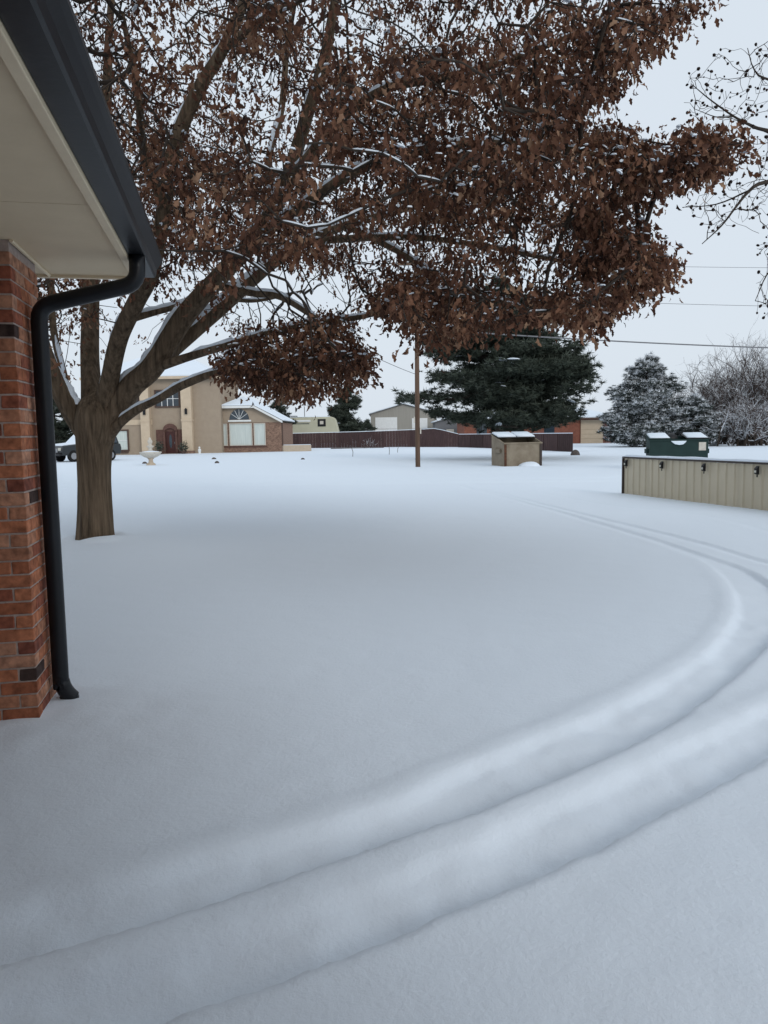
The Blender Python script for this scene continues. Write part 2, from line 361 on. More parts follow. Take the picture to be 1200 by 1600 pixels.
seam = [-.70-2.44*k for k in range(5)][::-1]
ed = [U0]+seam+[END-.02]
for a, b in zip(ed[:-1], ed[1:]):
    MB().box(-4.2, EX-.045, a+.0025, b-.0025, SZ, SZ+.012).build('soffit_panel', M['soffit'], house)
MB().box(EX-.043, EX, U0, END, SZ-.022, SZ+.16).build('fascia', M['trim'], house, bevel=.004)
MB().box(-4.2, EX-.045, END-.022, END+.01, SZ-.02, SZ+.16).build('fascia', M['trim'], house, bevel=.004)
MB().tube([(.012, -.01, SZ-.008), (.012, END-.03, SZ-.008)], .011, 6).build('trim_bead', M['trim'], house)
# ogee gutter, hollow
gp = [(EX+.003,SZ+.0),(EX+.095,SZ+.0),(EX+.105,SZ+.012),(EX+.112,SZ+.05),(EX+.135,SZ+.085),(EX+.150,SZ+.105),(EX+.150,SZ+.128),(EX+.143,SZ+.128),(EX+.143,SZ+.108),(EX+.128,SZ+.09),(EX+.105,SZ+.052),(EX+.098,SZ+.018),(EX+.092,SZ+.008),(EX+.009,SZ+.008),(EX+.009,SZ+.125),(EX+.003,SZ+.125)]
g = MB().prism_y(gp, U0, END+.01).build('gutter', M['black'], house)
cp = [(EX+.003,SZ),(EX+.095,SZ),(EX+.105,SZ+.012),(EX+.112,SZ+.05),(EX+.135,SZ+.085),(EX+.150,SZ+.105),(EX+.150,SZ+.128),(EX+.003,SZ+.128)]
MB().prism_y(cp, END+.0105, END+.0145).build('end_cap', M['black'], g)
MB().add([(EX+.012,U0,SZ+.09),(EX+.125,U0,SZ+.09),(EX+.14,U0,SZ+.135),(EX+.07,U0,SZ+.15),(EX+.012,U0,SZ+.15),(EX+.012,END,SZ+.09),(EX+.125,END,SZ+.09),(EX+.14,END,SZ+.135),(EX+.07,END,SZ+.15),(EX+.012,END,SZ+.15)],
         [(0,1,6,5),(1,2,7,6),(2,3,8,7),(3,4,9,8),(4,0,5,9),(4,3,2,1,0),(5,6,7,8,9)]).build('snow', SNOW, g, smooth=True)
# downspout: outlet, swan neck, long pipe, shoe
def roundpath(pts, r=.09, n=6):
    P = [np.array(p, float) for p in pts]; out = [P[0]]
    for i in range(1, len(P)-1):
        a = P[i]+(P[i-1]-P[i])/np.linalg.norm(P[i-1]-P[i])*r; b = P[i]+(P[i+1]-P[i])/np.linalg.norm(P[i+1]-P[i])*r
        for t in np.linspace(0, 1, n): out.append((1-t)**2*a+2*t*(1-t)*P[i]+t*t*b)
    out.append(P[-1]); return out
DY, DX = .30, .062
dpath = roundpath([(EX+.05, DY, SZ+.004), (EX+.05, DY, SZ-.16), (DX, DY, SZ-.30), (DX, DY, .18), (DX, DY, .09), (DX+.06, DY+.02, .02)], .085)
dsp = MB().tube(dpath, .047, 14).build('downspout', M['black'], house, smooth=True)
MB().tube([(DX+.02,DY+.02,.0),(DX+.06,DY+.03,.05)], [.05,.054], 12).build('shoe', M['black'], dsp, smooth=True)
# roof above the eave, and the body of the house behind the porch
MB().add([(EX+.06,U0,SZ+.155),(EX+.06,END+.05,SZ+.155),(-6,END+.05,SZ+2.7),(-6,U0,SZ+2.7),(EX+.06,U0,SZ+.185),(EX+.06,END+.05,SZ+.185),(-6,END+.05,SZ+2.75),(-6,U0,SZ+2.75)],
         [(0,1,2,3),(7,6,5,4),(0,4,5,1),(1,5,6,2),(2,6,7,3),(3,7,4,0)]).build('roof', M['shingle'], house)
MB().add([(EX+.03,U0,SZ+.19),(EX+.03,END+.03,SZ+.19),(-6,END+.03,SZ+2.755),(-6,U0,SZ+2.755),(EX-.02,U0,SZ+.26),(EX-.02,END,SZ+.26),(-6,END,SZ+2.84),(-6,U0,SZ+2.84)],
         [(0,1,2,3),(7,6,5,4),(0,4,5,1),(1,5,6,2),(2,6,7,3),(3,7,4,0)]).build('roof_snow', SNOW, house)
MB().add([(-6.02,U0,SZ+2.71),(-6.02,END+.05,SZ+2.71),(-12.6,END+.05,SZ+.155),(-12.6,U0,SZ+.155),(-6.02,U0,SZ+2.83),(-6.02,END+.05,SZ+2.83),(-12.6,END+.05,SZ+.25),(-12.6,U0,SZ+.25)],
         [(0,1,2,3),(7,6,5,4),(0,4,5,1),(1,5,6,2),(2,6,7,3),(3,7,4,0)]).build('roof_snow', SNOW, house)
# unseen wing added behind the camera to shade the near snow
MB().box(-1.9, 2.75, U0, -5.6, -.2, 5.6).build('wall', mat('shade_wing_brick', (.27,.1,.06), .9, (.15,.06,.04), 9), house)
MB().add([(-2.5,-5.1,5.4),(3.3,-5.1,5.4),(3.3,-9.2,7.3),(-2.5,-9.2,7.3),(-2.5,-5.1,5.55),(3.3,-5.1,5.55),(3.3,-9.2,7.45),(-2.5,-9.2,7.45)],
         [(0,1,2,3),(7,6,5,4),(0,4,5,1),(1,5,6,2),(2,6,7,3),(3,7,4,0)]).build('roof', M['shingle'], house)
MB().box(-12, -1.9, U0, END-.3, -.2, SZ+.02).build('wall', mat('house_wall_brick', (.27,.1,.06), .9, (.15,.06,.04), 9), house)  # unseen house wall, moved in closer to darken the snow at left

# ------------------------------------------------------------------ trees: shared tools
def inpoly(px, py, poly):
    poly = np.array(poly, float); n = len(poly); r = np.zeros(len(px), bool); j = n-1
    for i in range(n):
        xi, yi = poly[i]; xj, yj = poly[j]
        c = ((yi > py) != (yj > py)) & (px < (xj-xi)*(py-yi)/(yj-yi+1e-12)+xi); r ^= c; j = i
    return r
def resample(path, rad, step):
    P = catmull(np.column_stack([np.array(path, float), np.array(rad, float)]), 12)
    d = np.r_[0, np.cumsum(np.linalg.norm(np.diff(P[:,:3], axis=0), axis=1))]; n = max(3, int(d[-1]/step)+1)
    t = np.linspace(0, d[-1], n); return np.column_stack([np.interp(t, d, P[:,k]) for k in range(4)])
def colonize(seeds, attr, step=.22, infl=2.0, kill=.33, iters=70, up=0.0, r=None):
    """space colonisation: returns node positions and parent indices (seeds have parent -1)"""
    pos = [Vector(p) for p in seeds]; par = [-1]*len(seeds); live = [Vector(a) for a in attr]
    for it in range(iters):
        kd = kdtree.KDTree(len(pos))
        for i, p in enumerate(pos): kd.insert(p, i)
        kd.balance(); pull = {}; keep = []
        for a in live:
            co, i, d = kd.find(a)
            if d < kill: continue
            keep.append(a)
            if d < infl: pull.setdefault(i, []).append((a-co).normalized())
        live = keep
        if not pull: 
            if infl > 6 or not live: break
            infl *= 1.5; continue
        n0 = len(pos)
        for i, ds in pull.items():
            v = sum(ds, Vector())/len(ds)+Vector((random.uniform(-.25,.25), random.uniform(-.25,.25), random.uniform(-.25,.25)+up))
            if v.length < 1e-4: continue
            pos.append(pos[i]+v.normalized()*step); par.append(i)
    return np.array([tuple(p) for p in pos]), np.array(par)
def skeleton_radii(par, tip, ex=2.25):
    n = len(par); a = np.zeros(n); kids = np.zeros(n, int)
    for i in range(n-1, -1, -1):
        if kids[i] == 0: a[i] = tip**ex
        if par[i] >= 0: a[par[i]] += a[i]; kids[par[i]] += 1
    return a**(1/ex), kids
def skeleton_mesh(pos, par, rad, sides=4, rmax=9.0):
    """ring per node, quads along every edge"""
    n = len(pos); ok = par >= 0; d = np.zeros((n,3)); d[ok] = pos[ok]-pos[par[ok]]
    for i in np.where(~ok)[0]: d[i] = (0,0,1)
    d /= np.linalg.norm(d, axis=1)[:,None]+1e-9
    ref = np.where(np.abs(d[:,2:3]) < .85, np.array([[0,0,1.0]]), np.array([[1.0,0,0]]))
    e = np.cross(d, ref); e /= np.linalg.norm(e, axis=1)[:,None]+1e-9; b = np.cross(d, e)
    an = np.arange(sides)*2*math.pi/sides; V = []; Fa = []
    idx = np.where(ok)[0]; rp = np.minimum(np.minimum(rad[par[idx]], rad[idx]*1.5), rmax); rc = np.minimum(rad[idx], rmax)
    for k, a in enumerate(an):
        o = e[idx]*math.cos(a)+b[idx]*math.sin(a)
        V.append(pos[par[idx]]+o*rp[:,None]); V.append(pos[idx]+o*rc[:,None])
    m = len(idx); V = np.stack(V, 1).reshape(-1, 3)      # per edge: 2*sides verts
    base = np.arange(m)*2*sides
    for k in range(sides):
        k2 = (k+1) % sides; Fa.append(np.column_stack([base+2*k, base+2*k2, base+2*k2+1, base+2*k+1]))
    return V, np.vstack(Fa)
def rand_rot(n, r):
    q = r.normal(size=(n,4)); q /= np.linalg.norm(q, axis=1)[:,None]; w_,x,y,z = q.T
    return np.stack([np.stack([1-2*(y*y+z*z),2*(x*y-z*w_),2*(x*z+y*w_)],1),np.stack([2*(x*y+z*w_),1-2*(x*x+z*z),2*(y*z-x*w_)],1),np.stack([2*(x*z-y*w_),2*(y*z+x*w_),1-2*(x*x+y*y)],1)],1)
def scatter(base_v, base_f, P, Rm, S, tint):
    """copies of a small mesh joined into arrays"""
    n = len(P); k = len(base_v)
    V = np.einsum('nij,kj->nki', Rm, base_v)*S[:,None,None]+P[:,None,:]
    Fa = (base_f[None,:,:]+(np.arange(n)*k)[:,None,None]).reshape(-1, base_f.shape[1])
    return V.reshape(-1,3), Fa, np.repeat(tint, k)
def frame_from_axis(D, r, tilt=None):
    """rotation matrices whose local x points along D, random roll"""
    n = len(D); D = D/np.linalg.norm(D, axis=1)[:,None]; a = r.normal(size=(n,3)); b = np.cross(D, a); b /= np.linalg.norm(b, axis=1)[:,None]; c = np.cross(D, b)
    return np.stack([D, b, c], 2)
LEAFV = np.array([(0,0,0),(.26,.13,.09),(.40,.27,.22),(.58,.14,.05),(.74,.20,.06),(1.0,.03,-.26),(.80,-.19,-.02),(.60,-.15,.07),(.44,-.28,.14),(.28,-.15,.08)], float)
LEAFF = np.array([(0,1,9),(1,2,3),(9,7,8),(1,3,9),(3,7,9),(3,4,5),(7,5,6),(3,5,7)], int)
a_ = [(math.cos(t), math.sin(t)) for t in np.linspace(0, 2*math.pi, 6, endpoint=False)]
LUMPV = np.array([(x,y,0) for x,y in a_]+[(x*.62,y*.62,.38) for x,y in a_]+[(0,0,.5)], float)
LUMPF = np.array([f for k in range(6) for f in ((k,(k+1)%6,6+(k+1)%6),(k,6+(k+1)%6,6+k),(6+k,6+(k+1)%6,12))], int)

def limb_mesh(path, rad, n=16, amp=.06, seed=0):
    """bark-furrowed tube along a resampled path"""
    P = resample(path, rad, .09); m = len(P); V = []; prev = None
    for i in range(m):
        t = P[min(i+1,m-1),:3]-P[max(i-1,0),:3]; t /= np.linalg.norm(t)+1e-9
        if prev is None: e = np.cross(t, (1.0,0,0) if abs(t[2]) > .8 else (0,0,1.0))
        else: e = prev-t*(prev@t)
        e /= np.linalg.norm(e); prev = e; b = np.cross(t, e)
        for k in range(n):
            a = 2*math.pi*k/n; q = P[i,:3]*1.0
            f = 1+amp*(mnoise.noise(Vector((math.cos(a)*2.6+seed, math.sin(a)*2.6, i*.07)))*1.3+mnoise.noise(Vector((math.cos(a)*7+seed, math.sin(a)*7, i*.15)))*.6+(1-abs(mnoise.noise(Vector((math.cos(a)*13+seed, math.sin(a)*13, i*.10)))*2))*.45*(n > 20))
            V.append(q+(e*math.cos(a)+b*math.sin(a))*P[i,3]*f)
    Fa = [(i*n+k, i*n+(k+1)%n, (i+1)*n+(k+1)%n, (i+1)*n+k) for i in range(m-1) for k in range(n)]
    return np.array(V), np.array(Fa), P
def snow_strip(P, seed, cover=.75, width=.52, thick=.3, steep=.9):
    """snow lying along the upper side of a limb path P (x,y,z,r)"""
    rs = np.random.default_rng(seed); V = []; Fa = []; run = []; runs = []
    for i in range(len(P)-1):
        t = P[i+1,:3]-P[i,:3]; t /= np.linalg.norm(t)+1e-9
        nz_ = mnoise.noise(Vector((i*.09+seed*7.3, seed, 0)))*.5+.5
        if abs(t[2]) < steep and nz_ < cover: run.append(i)
        else:
            if len(run) > 3: runs.append(run)
            run = []
    if len(run) > 3: runs.append(run)
    out = []
    for run in runs:
        V = []; Fa = []; o = 0
        for j, i in enumerate(run):
            t = P[i+1,:3]-P[i,:3]; t /= np.linalg.norm(t); sd_ = np.cross(t, (0,0,1.0)); sd_ /= np.linalg.norm(sd_); upv = np.cross(sd_, t)
            end = min(1, j/3, (len(run)-1-j)/3); r = P[i,3]
            wd = width*(.35+.65*end)*(.8+.4*rs.random()); th = (.010+min(thick*r,.035))*end*(.7+.6*rs.random())
            for q in np.linspace(-1, 1, 7):
                a = q*wd*1.15; rr = r*1.0-.004+th*(1-q*q)*1.6
                V.append(P[i,:3]+(sd_*math.sin(a)+upv*math.cos(a))*rr)
        for j in range(len(run)-1):
            for k in range(6): Fa.append((o+j*7+k, o+j*7+k+1, o+(j+1)*7+k+1, o+(j+1)*7+k))
        out.append((np.array(V), np.array(Fa)))
    return out

# ------------------------------------------------------------------ the big brown-leaved tree
oak = thing('leafy_tree', 'big tree on the left holding dry brown leaves, snow on its limbs', 'tree', (0,0,0))
TY = TREE[1]
def A(px, py, dy=0.0): return at(px, py, TY+dy)
trunk_path = [A(150,868), A(150,848), A(149,800), A(147,745), A(147,700,.0), A(150,664), A(150,640), A(150,622), A(150,612)]
trunk_rad = [.38,.295,.255,.25,.268,.31,.29,.19,.05]
V, Fa, P = limb_mesh(trunk_path, trunk_rad, 60, .075, 3)
trunk = fastmesh('trunk', V, Fa, M['bark'], oak, True)
limbs = [   # (pixel x, y, depth offset, radius)
 [(146,705,0,.12),(128,668,0,.195),(104,632,-.1,.165),(84,590,-.2,.15),(64,535,-.5,.14),(52,470,-.9,.12),(38,380,-1.3,.10),(20,260,-1.8,.08),(0,120,-2.3,.055),(-30,-60,-2.8,.03)],
 [(104,632,-.1,.09),(100,590,.2,.075),(88,540,.5,.07),(82,500,.7,.065),(78,430,1.0,.055),(60,330,1.5,.045),(40,200,2,.03)],
 [(146,655,0,.22),(143,610,.2,.185),(140,550,.5,.175),(141,480,.8,.165),(143,400,1.0,.15),(150,300,1.3,.13),(165,180,1.6,.105),(170,60,1.9,.08),(180,-80,2.2,.05),(190,-200,2.4,.03)],
 [(163,640,0,.21),(172,590,-.2,.165),(186,530,-.5,.155),(214,470,-.8,.145),(236,425,-1.0,.135),(256,330,-1.2,.12),(272,235,-1.5,.115),(305,150,-1.7,.105),(350,75,-1.9,.085),(380,5,-2.1,.07),(410,-90,-2.4,.04)],
 [(162,685,0,.16),(182,645,0,.23),(205,605,-.1,.21),(240,572,-.2,.20),(290,492,-.3,.18),(350,425,-.5,.16),(395,378,-.7,.15),(432,320,-.9,.13),(455,262,-1.0,.12),(478,185,-1.2,.10),(505,105,-1.4,.085),(520,20,-1.6,.07),(540,-90,-1.9,.035)],
 [(250,563,-.2,.16),(293,528,.1,.14),(360,470,.4,.125),(422,415,.7,.115),(478,378,.9,.10),(540,352,1.1,.085),(620,330,1.3,.065),(710,305,1.5,.045),(800,290,1.6,.025)],
 [(240,575,-.2,.10),(300,556,-.6,.075),(352,541,-1.0,.065),(420,522,-1.4,.055),(500,505,-1.8,.045),(580,492,-2.2,.03),(650,470,-2.6,.018)],
 [(168,680,-.05,.12),(188,660,-.12,.095),(215,640,-.3,.075),(247,624,-.6,.065),(290,600,-.9,.06),(352,580,-1.2,.05),(435,580,-1.6,.042),(518,565,-2.0,.03),(580,560,-2.4,.018)],
 [(330,445,-.4,.075),(393,458,-.2,.055),(438,464,.1,.05),(485,492,.4,.042),(530,520,.7,.03),(570,560,1.0,.015)],
 [(205,498,-.7,.07),(264,482,-.2,.05),(330,466,.4,.04),(400,470,1.0,.03),(470,455,1.6,.018)],
 [(400,372,-.7,.10),(470,325,-1.3,.085),(560,265,-2.0,.075),(660,235,-2.8,.06),(770,225,-3.4,.045),(880,232,-3.9,.03),(985,250,-4.1,.02),(1080,240,-4.2,.012),(1150,226,-4.2,.006)],
 [(440,300,-.9,.095),(520,200,-1.6,.075),(600,140,-2.2,.062),(713,118,-2.8,.05),(820,85,-3.2,.035),(930,40,-3.6,.02)],
 [(478,378,.9,.075),(560,372,.6,.06),(660,372,.2,.05),(760,385,-.2,.04),(860,405,-.6,.03),(960,420,-.9,.018)],
 [(540,352,1.1,.06),(620,392,.8,.05),(700,440,.4,.04),(780,470,0,.028),(850,490,-.3,.015)],
 [(350,75,-1.9,.06),(430,20,-2.6,.05),(530,-30,-3.3,.04),(650,-60,-3.9,.025)],
 [(432,320,-.9,.08),(420,250,-.2,.065),(440,170,.4,.055),(450,60,.9,.045),(470,-60,1.3,.025)],
 [(256,330,-1.2,.07),(225,240,-2.0,.055),(215,140,-2.6,.045),(190,20,-3.2,.03)],
]
seeds = []; limb_paths = []
for li, L in enumerate(limbs):
    pts = [A(x,y,d) for x,y,d,r in L]; rd = [r*(.80 if r > .06 else .92) for *_, r in L]
    V, Fa, P = limb_mesh(pts, rd, 34 if rd[1] > .13 else 12, .07, li*3.1)
    o = fastmesh('limb', V, Fa, M['bark'], oak, True)
    strips = snow_strip(P, li+1, {0:.85,7:.8,5:.72}.get(li, .64 if li > 3 else .5), steep=.955 if li in (0,3) else .9)
    for sv, sf in strips: fastmesh('snow', sv, sf, SNOW, o, True)
    limb_paths.append(P); k0 = int(len(P)*.22) if li not in (6,7,8,9) else int(len(P)*.35)
    seeds += [tuple(p[:3]) for p in P[k0::2]]
for (x,y,d,r,h) in [(121,632,-.06,.075,.11),(115,622,.0,.06,.10),(158,612,-.1,.05,.10),(196,598,-.1,.06,.09)]:   # snow packed in the forks
    c = A(x,y,d); MB().lump(c, r, h, 10, int(x)).build('snow', SNOW, trunk, smooth=True)
# crown volume, trimmed to the outline of the crown
CROWN = [(-900,-900),(1130,-900),(1125,-60),(1110,5),(1040,40),(1015,75),(975,105),(945,118),(918,150),(905,188),(950,205),(1000,203),(1045,222),(1095,195),(1150,212),(1178,226),(1150,246),(1100,270),(1070,288),(1030,300),(985,308),(950,330),(985,362),(1015,385),(1056,412),(1040,440),(1005,465),(965,485),(950,505),(922,500),(890,480),(860,505),(800,490),(745,510),(700,535),(660,535),(640,498),(600,495),(570,478),(556,505),(570,550),(580,588),(550,592),(500,610),(430,618),(380,606),(340,578),(330,530),(300,505),(240,520),(200,575),(60,575),(-900,575)]
HOLES = [([(740,380),(860,370),(900,470),(800,490),(730,480)],.35), ([(640,480),(760,450),(880,470),(880,520),(640,540)],.45), ([(720,120),(800,110),(820,190),(740,200)],.4), ([(560,230),(640,250),(620,330),(540,300)],.5), ([(860,250),(930,250),(930,340),(860,330)],.4), ([(462,455),(480,415),(530,430),(570,470),(545,500),(500,490)],.10), ([(400,425),(470,410),(470,480),(420,500),(380,480)],.25), ([(585,545),(600,510),(645,512),(650,560),(620,600),(585,600)],.06),
         ([(200,430),(420,390),(500,400),(480,500),(345,545),(330,590),(200,600)],.20), ([(60,440),(230,440),(230,620),(60,620)],.2), ([(280,120),(400,120),(430,260),(300,260)],.6),
         ([(120,-50),(280,-50),(280,110),(150,110)],.75), ([(520,360),(640,350),(640,400),(540,420)],.45), ([(520,20),(620,10),(600,90),(520,110)],.45), ([(600,330),(720,330),(720,420),(620,420)],.5)]
rc = np.random.default_rng(11)
cen = np.array([TREE[0]+.6, TY-1.0, 6.3]); radii = np.array([8.6, 7.2, 5.0])
pts = rc.normal(size=(24000,3)); pts /= np.linalg.norm(pts, axis=1)[:,None]; rho = rc.random(24000)**(1/3); 
P3 = cen+pts*rho[:,None]*radii
px, py, ww = projn(P3)
ok = inpoly(px, py, CROWN) & (ww > 3.2) & (P3[:,2] > 1.75)
pr = np.clip((rho-.18)/.45, .12, 1)
inimg = (px > -100) & (px < 1300) & (py > -120)
pr = np.where(inimg, pr, pr*.95)
for poly, f in HOLES: pr = np.where(inpoly(px, py, poly), pr*f, pr)
pr = np.where((px < 480) & (py < 400) & inimg, np.minimum(pr*1.25,1), pr)
dcam = np.linalg.norm(P3-EYE, axis=1); pr = np.where(dcam < 5, pr*.3, pr)
cl = np.array([mnoise.noise(Vector(p)*.62)+.55*mnoise.noise(Vector(p)*1.5+Vector((9,3,1))) for p in P3])
pr = pr*np.clip(.36+1.7*cl, .02, 1)                       # clumps and gaps
# keep clear of the near house
loc = (P3-np.array([C0[0],C0[1],0])); hx = -(loc@VD); hy = loc@UD
ok &= ~((hx < 1.1) & (hy < 1.6) & (P3[:,2] < 5.8))
ok &= rc.random(len(P3)) < pr
P3 = P3[ok]
# the drooping boughs at the rim are denser
def rim(poly, n, y0, y1):
    q = np.array(poly); lo, hi = q.min(0), q.max(0); x = rc.uniform(lo[0],hi[0],n*3); y = rc.uniform(lo[1],hi[1],n*3); k = inpoly(x, y, poly)
    x, y = x[k][:n], y[k][:n]; dy = rc.uniform(y0, y1, len(x)); return np.array([at(a,b,c) for a,b,c in zip(x,y,dy)])
BND = catmull(np.array(CROWN[4:38], float), 4); bsel = rc.integers(0, len(BND), 420); bj = BND[bsel]+rc.normal(size=(420,2))*7; bcen = np.array([650.,330.]); bj = bj+(bcen-bj)/np.linalg.norm(bcen-bj,axis=1)[:,None]*rc.uniform(14,46,420)[:,None]
EXTRA = [np.array([at(a,b,c) for (a,b),c in zip(bj, rc.uniform(7.0,10.5,420)) if 560 < a < 1200 and (a < 985 or b > 330 or b < 60)]),
         rim([(335,560),(420,520),(520,490),(575,545),(578,590),(500,606),(430,614),(375,604)], 210, 8.6, 10.2),
         rim([(570,440),(700,430),(740,510),(690,530),(645,490),(580,480)], 100, 8.2, 12),
         rim([(640,300),(1000,330),(1040,418),(950,490),(870,495),(720,520),(660,420)], 170, 7.2, 11.5),
         rim([(700,60),(900,60),(890,180),(930,250),(930,320),(700,330)], 140, 6.4, 10.5),
         rim([(930,215),(1045,225),(1095,198),(1150,212),(1176,226),(1100,268),(1030,298),(930,290)], 120, 6.8, 8.0), rim([(900,390),(985,365),(1054,412),(1035,435),(960,480),(900,470)], 70, 7.4, 9), rim([(880,20),(1040,0),(1105,5),(1015,70),(930,110)], 60, 7, 9),
         rim([(480,100),(700,60),(700,330),(560,300)], 150, 7, 11.5), rim([(200,200),(460,280),(500,400),(300,390),(250,330)], 150, 9, 12.5)]
P3 = np.vstack([P3]+EXTRA)
rc.shuffle(P3)
print('attractors', len(P3))
NS = len(seeds)
npos, npar = colonize(seeds, P3, step=.24, infl=2.2, kill=.34, iters=60, up=.04)
# a short twig to every attractor
kd = kdtree.KDTree(len(npos))
for i, p in enumerate(npos): kd.insert(Vector(p), i)
kd.balance(); tp = []; tpar = []
for a in P3:
    co, i, d = kd.find(Vector(a))
    if d < 1.6: tp.append(a); tpar.append(i)
tp = np.array(tp); npos = np.vstack([npos, tp]); npar = np.r_[npar, tpar].astype(int)
nrad, kids = skeleton_radii(npar, .0048)
nrad = np.clip(nrad, .0045, .026)
V, Fa = skeleton_mesh(npos, npar, nrad, 4, .06)
fastmesh('twigs', V, Fa, M['twig'], oak, True, kind='stuff')
print('nodes', len(npos))
# leaves in drooping bunches round every twig tip
nl = rc.integers(14, 27, len(tp)); ci = np.repeat(np.arange(len(tp)), nl); n = len(ci)
off = rc.normal(size=(n,3))*np.array([.078,.078,.088]); LP = tp[ci]+off; LP[:,2] -= .03
D = off*np.array([2.2,2.2,1.0])+rc.normal(size=(n,3))*.22; D[:,2] -= .55
ct = rc.normal(.47, .20, len(tp)); tint = np.clip(ct[ci]+rc.normal(0,.20,n), 0, 1)
size = .048+.062*rc.random(n)**1.3
Rm = frame_from_axis(D, rc)
V, Fa, T = scatter(LEAFV, LEAFF, LP, Rm, size, tint)
fastmesh('leaves', V, Fa, M['leaf'], oak, False, T, kind='stuff')
print('leaves', n)
# snow caught on the upper leaves of the bunches
k = (off[:,2] > .02) & (rc.random(len(LP)) < .10*np.clip(1.6*(ct[ci] < .5)+.4, 0, 2)); n = int(k.sum()); Dn = D[k].copy(); Dn[:,2] *= .15
fl = Dn/np.linalg.norm(Dn, axis=1)[:,None]; upz = np.array([0,0,1.0])+rc.normal(size=(n,3))*.25; yv = np.cross(upz, fl); yv /= np.linalg.norm(yv,axis=1)[:,None]; zv = np.cross(fl, yv)
blob = LEAFV.copy(); blob[:,0] -= .1; blob[:,2] = .02; bv = np.vstack([blob, blob*np.array([.72,.7,1])+np.array([.12,0,.16])]); bf = np.vstack([LEAFF+10, np.array([(a,(a+1)%10,10+(a+1)%10) for a in range(10)]), np.array([(a,10+(a+1)%10,10+a) for a in range(10)])])
V, Fa, T = scatter(bv, bf, LP[k]+np.array([0,0,.018]), np.stack([fl,yv,zv],2), size[k]*rc.uniform(.45,1.0,n), np.zeros(n))
fastmesh('leaf_snow', V, Fa, SNOW, oak, True, kind='stuff')
hd = npos[NS:]-npos[npar[NS:]]; hl = np.linalg.norm(hd, axis=1)+1e-9
sel = np.where((nrad[NS:] > .009) & (np.abs(hd[:,2])/hl < .55) & (rc.random(len(hd)) < .5))[0]+NS
mid = (npos[sel]+npos[npar[sel]])/2; d = npos[sel]-npos[npar[sel]]; d[:,2] *= 1; Rm = np.zeros((len(sel),3,3)); du = d/np.linalg.norm(d,axis=1)[:,None]
sdv = np.cross(du, (0,0,1.0)); sdv /= np.linalg.norm(sdv,axis=1)[:,None]; uv = np.cross(sdv, du)
Rm[:,:,0] = du*.15; Rm[:,:,1] = sdv*(nrad[sel]*1.15)[:,None]; Rm[:,:,2] = uv*.035
V, Fa, T = scatter(LUMPV, LUMPF, mid+uv*(nrad[sel]*.55)[:,None], Rm, np.ones(len(sel)), np.zeros(len(sel)))
fastmesh('twig_snow', V, Fa, SNOW, oak, True, kind='stuff')

# ------------------------------------------------------------------ utility pole and wires
pb = gz(653, 730); pole = thing('utility_pole', 'brown wooden utility pole standing in the snow behind the big tree', 'utility pole', pb)
MB().tube([(0,0,-.4),(0,0,2.5),(.02,0,6),(.03,0,9.9)], [.115,.11,.10,.085], 12).build('shaft', M['pole'], pole, smooth=True)
xa = MB().box(-1.1, 1.1, -.16, -.06, 9.15, 9.28).build('crossarm', M['pole'], pole, bevel=.01)
for xx in (-1.0, -.45, .45, 1.0): MB().lathe([(.03,0),(.05,.03),(.03,.07),(.045,.1),(.02,.14)], (xx,-.11,9.28), 8).build('insulator', M['grey'], xa, smooth=True)
for zz, sgn in ((1.55,1),(2.05,-1)): MB().box(-.03+.14*sgn, .03+.14*sgn, -.12, -.05, zz, zz+.28).build('tag_plate', M['stone'], pole)
def wire(a, b, sag, label, r=.012):
    a = np.array(a, float); b = np.array(b, float); pts = [a+(b-a)*t-np.array([0,0,4*sag*t*(1-t)]) for t in np.linspace(0, 1, 26)]
    return tag(MB().tube(pts, r, 5).build('power_line', M['wire'], None, smooth=True), label, 'power line')
wire((pb[0]+.1, pb[1], 6.35), at(1640, 548, 44), .35, 'thick lowest cable running from the pole to the right', .034)
wire((pb[0]+.1, pb[1], 7.95), at(1640, 478, 44), .3, 'thin middle wire running from the pole to the right', .011)
wire((pb[0]+1.0, pb[1]-.11, 9.4), at(1640, 412, 44), .3, 'thin topmost wire running from the pole to the right', .010)
wire((pb[0]-1.0, pb[1]-.11, 9.4), at(-300, 425, 42), .4, 'thin wire running left from the top of the pole', .010)
wire((pb[0]-.1, pb[1], 4.3), (-4.6, 2.4, 4.55), .25, 'service wire sloping from the pole up over the big tree', .012)

# ------------------------------------------------------------------ low tan metal fence on the right with its lights
f0 = gz(975, 770); f1 = gz(1200, 797); fd = (f1-f0)/np.linalg.norm(f1-f0); FL = np.linalg.norm(f1-f0)
mf = thing('metal_fence', 'low tan corrugated metal fence with dark cap on the right', 'fence', (f0[0], f0[1], 0), math.atan2(fd[1], fd[0]))
FH = .88; RP = .25; npan = 9; PWID = RP*4
# fence runs along local +x; its face looks to local -y
prof = []
for k in range(4):
    b0 = k*RP; prof += [(b0, 0), (b0+.075, 0), (b0+.098, .028), (b0+.152, .028), (b0+.175, 0)]
prof.append((PWID-.004, 0))
v = [(x,-y,-.25) for x,y in prof]+[(x,-y,FH) for x,y in prof]; n_ = len(prof)
v += [(x,.012-y,-.25) for x,y in prof]+[(x,.012-y,FH) for x,y in prof]
fcs = [(i,i+1,i+1+n_,i+n_) for i in range(n_-1)]+[(2*n_+i+1,2*n_+i,3*n_+i,3*n_+i+1) for i in range(n_-1)]+[(n_+i,n_+i+1,3*n_+i+1,3*n_+i) for i in range(n_-1)]
pm = MB().add(v, fcs).mesh('panel', M['metal'])
for k in range(npan):
    o = bpy.data.objects.new('panel', pm); col.objects.link(o); o.parent = mf; o.location = (k*PWID, random.uniform(-.003,.003), random.uniform(-.004,.004))
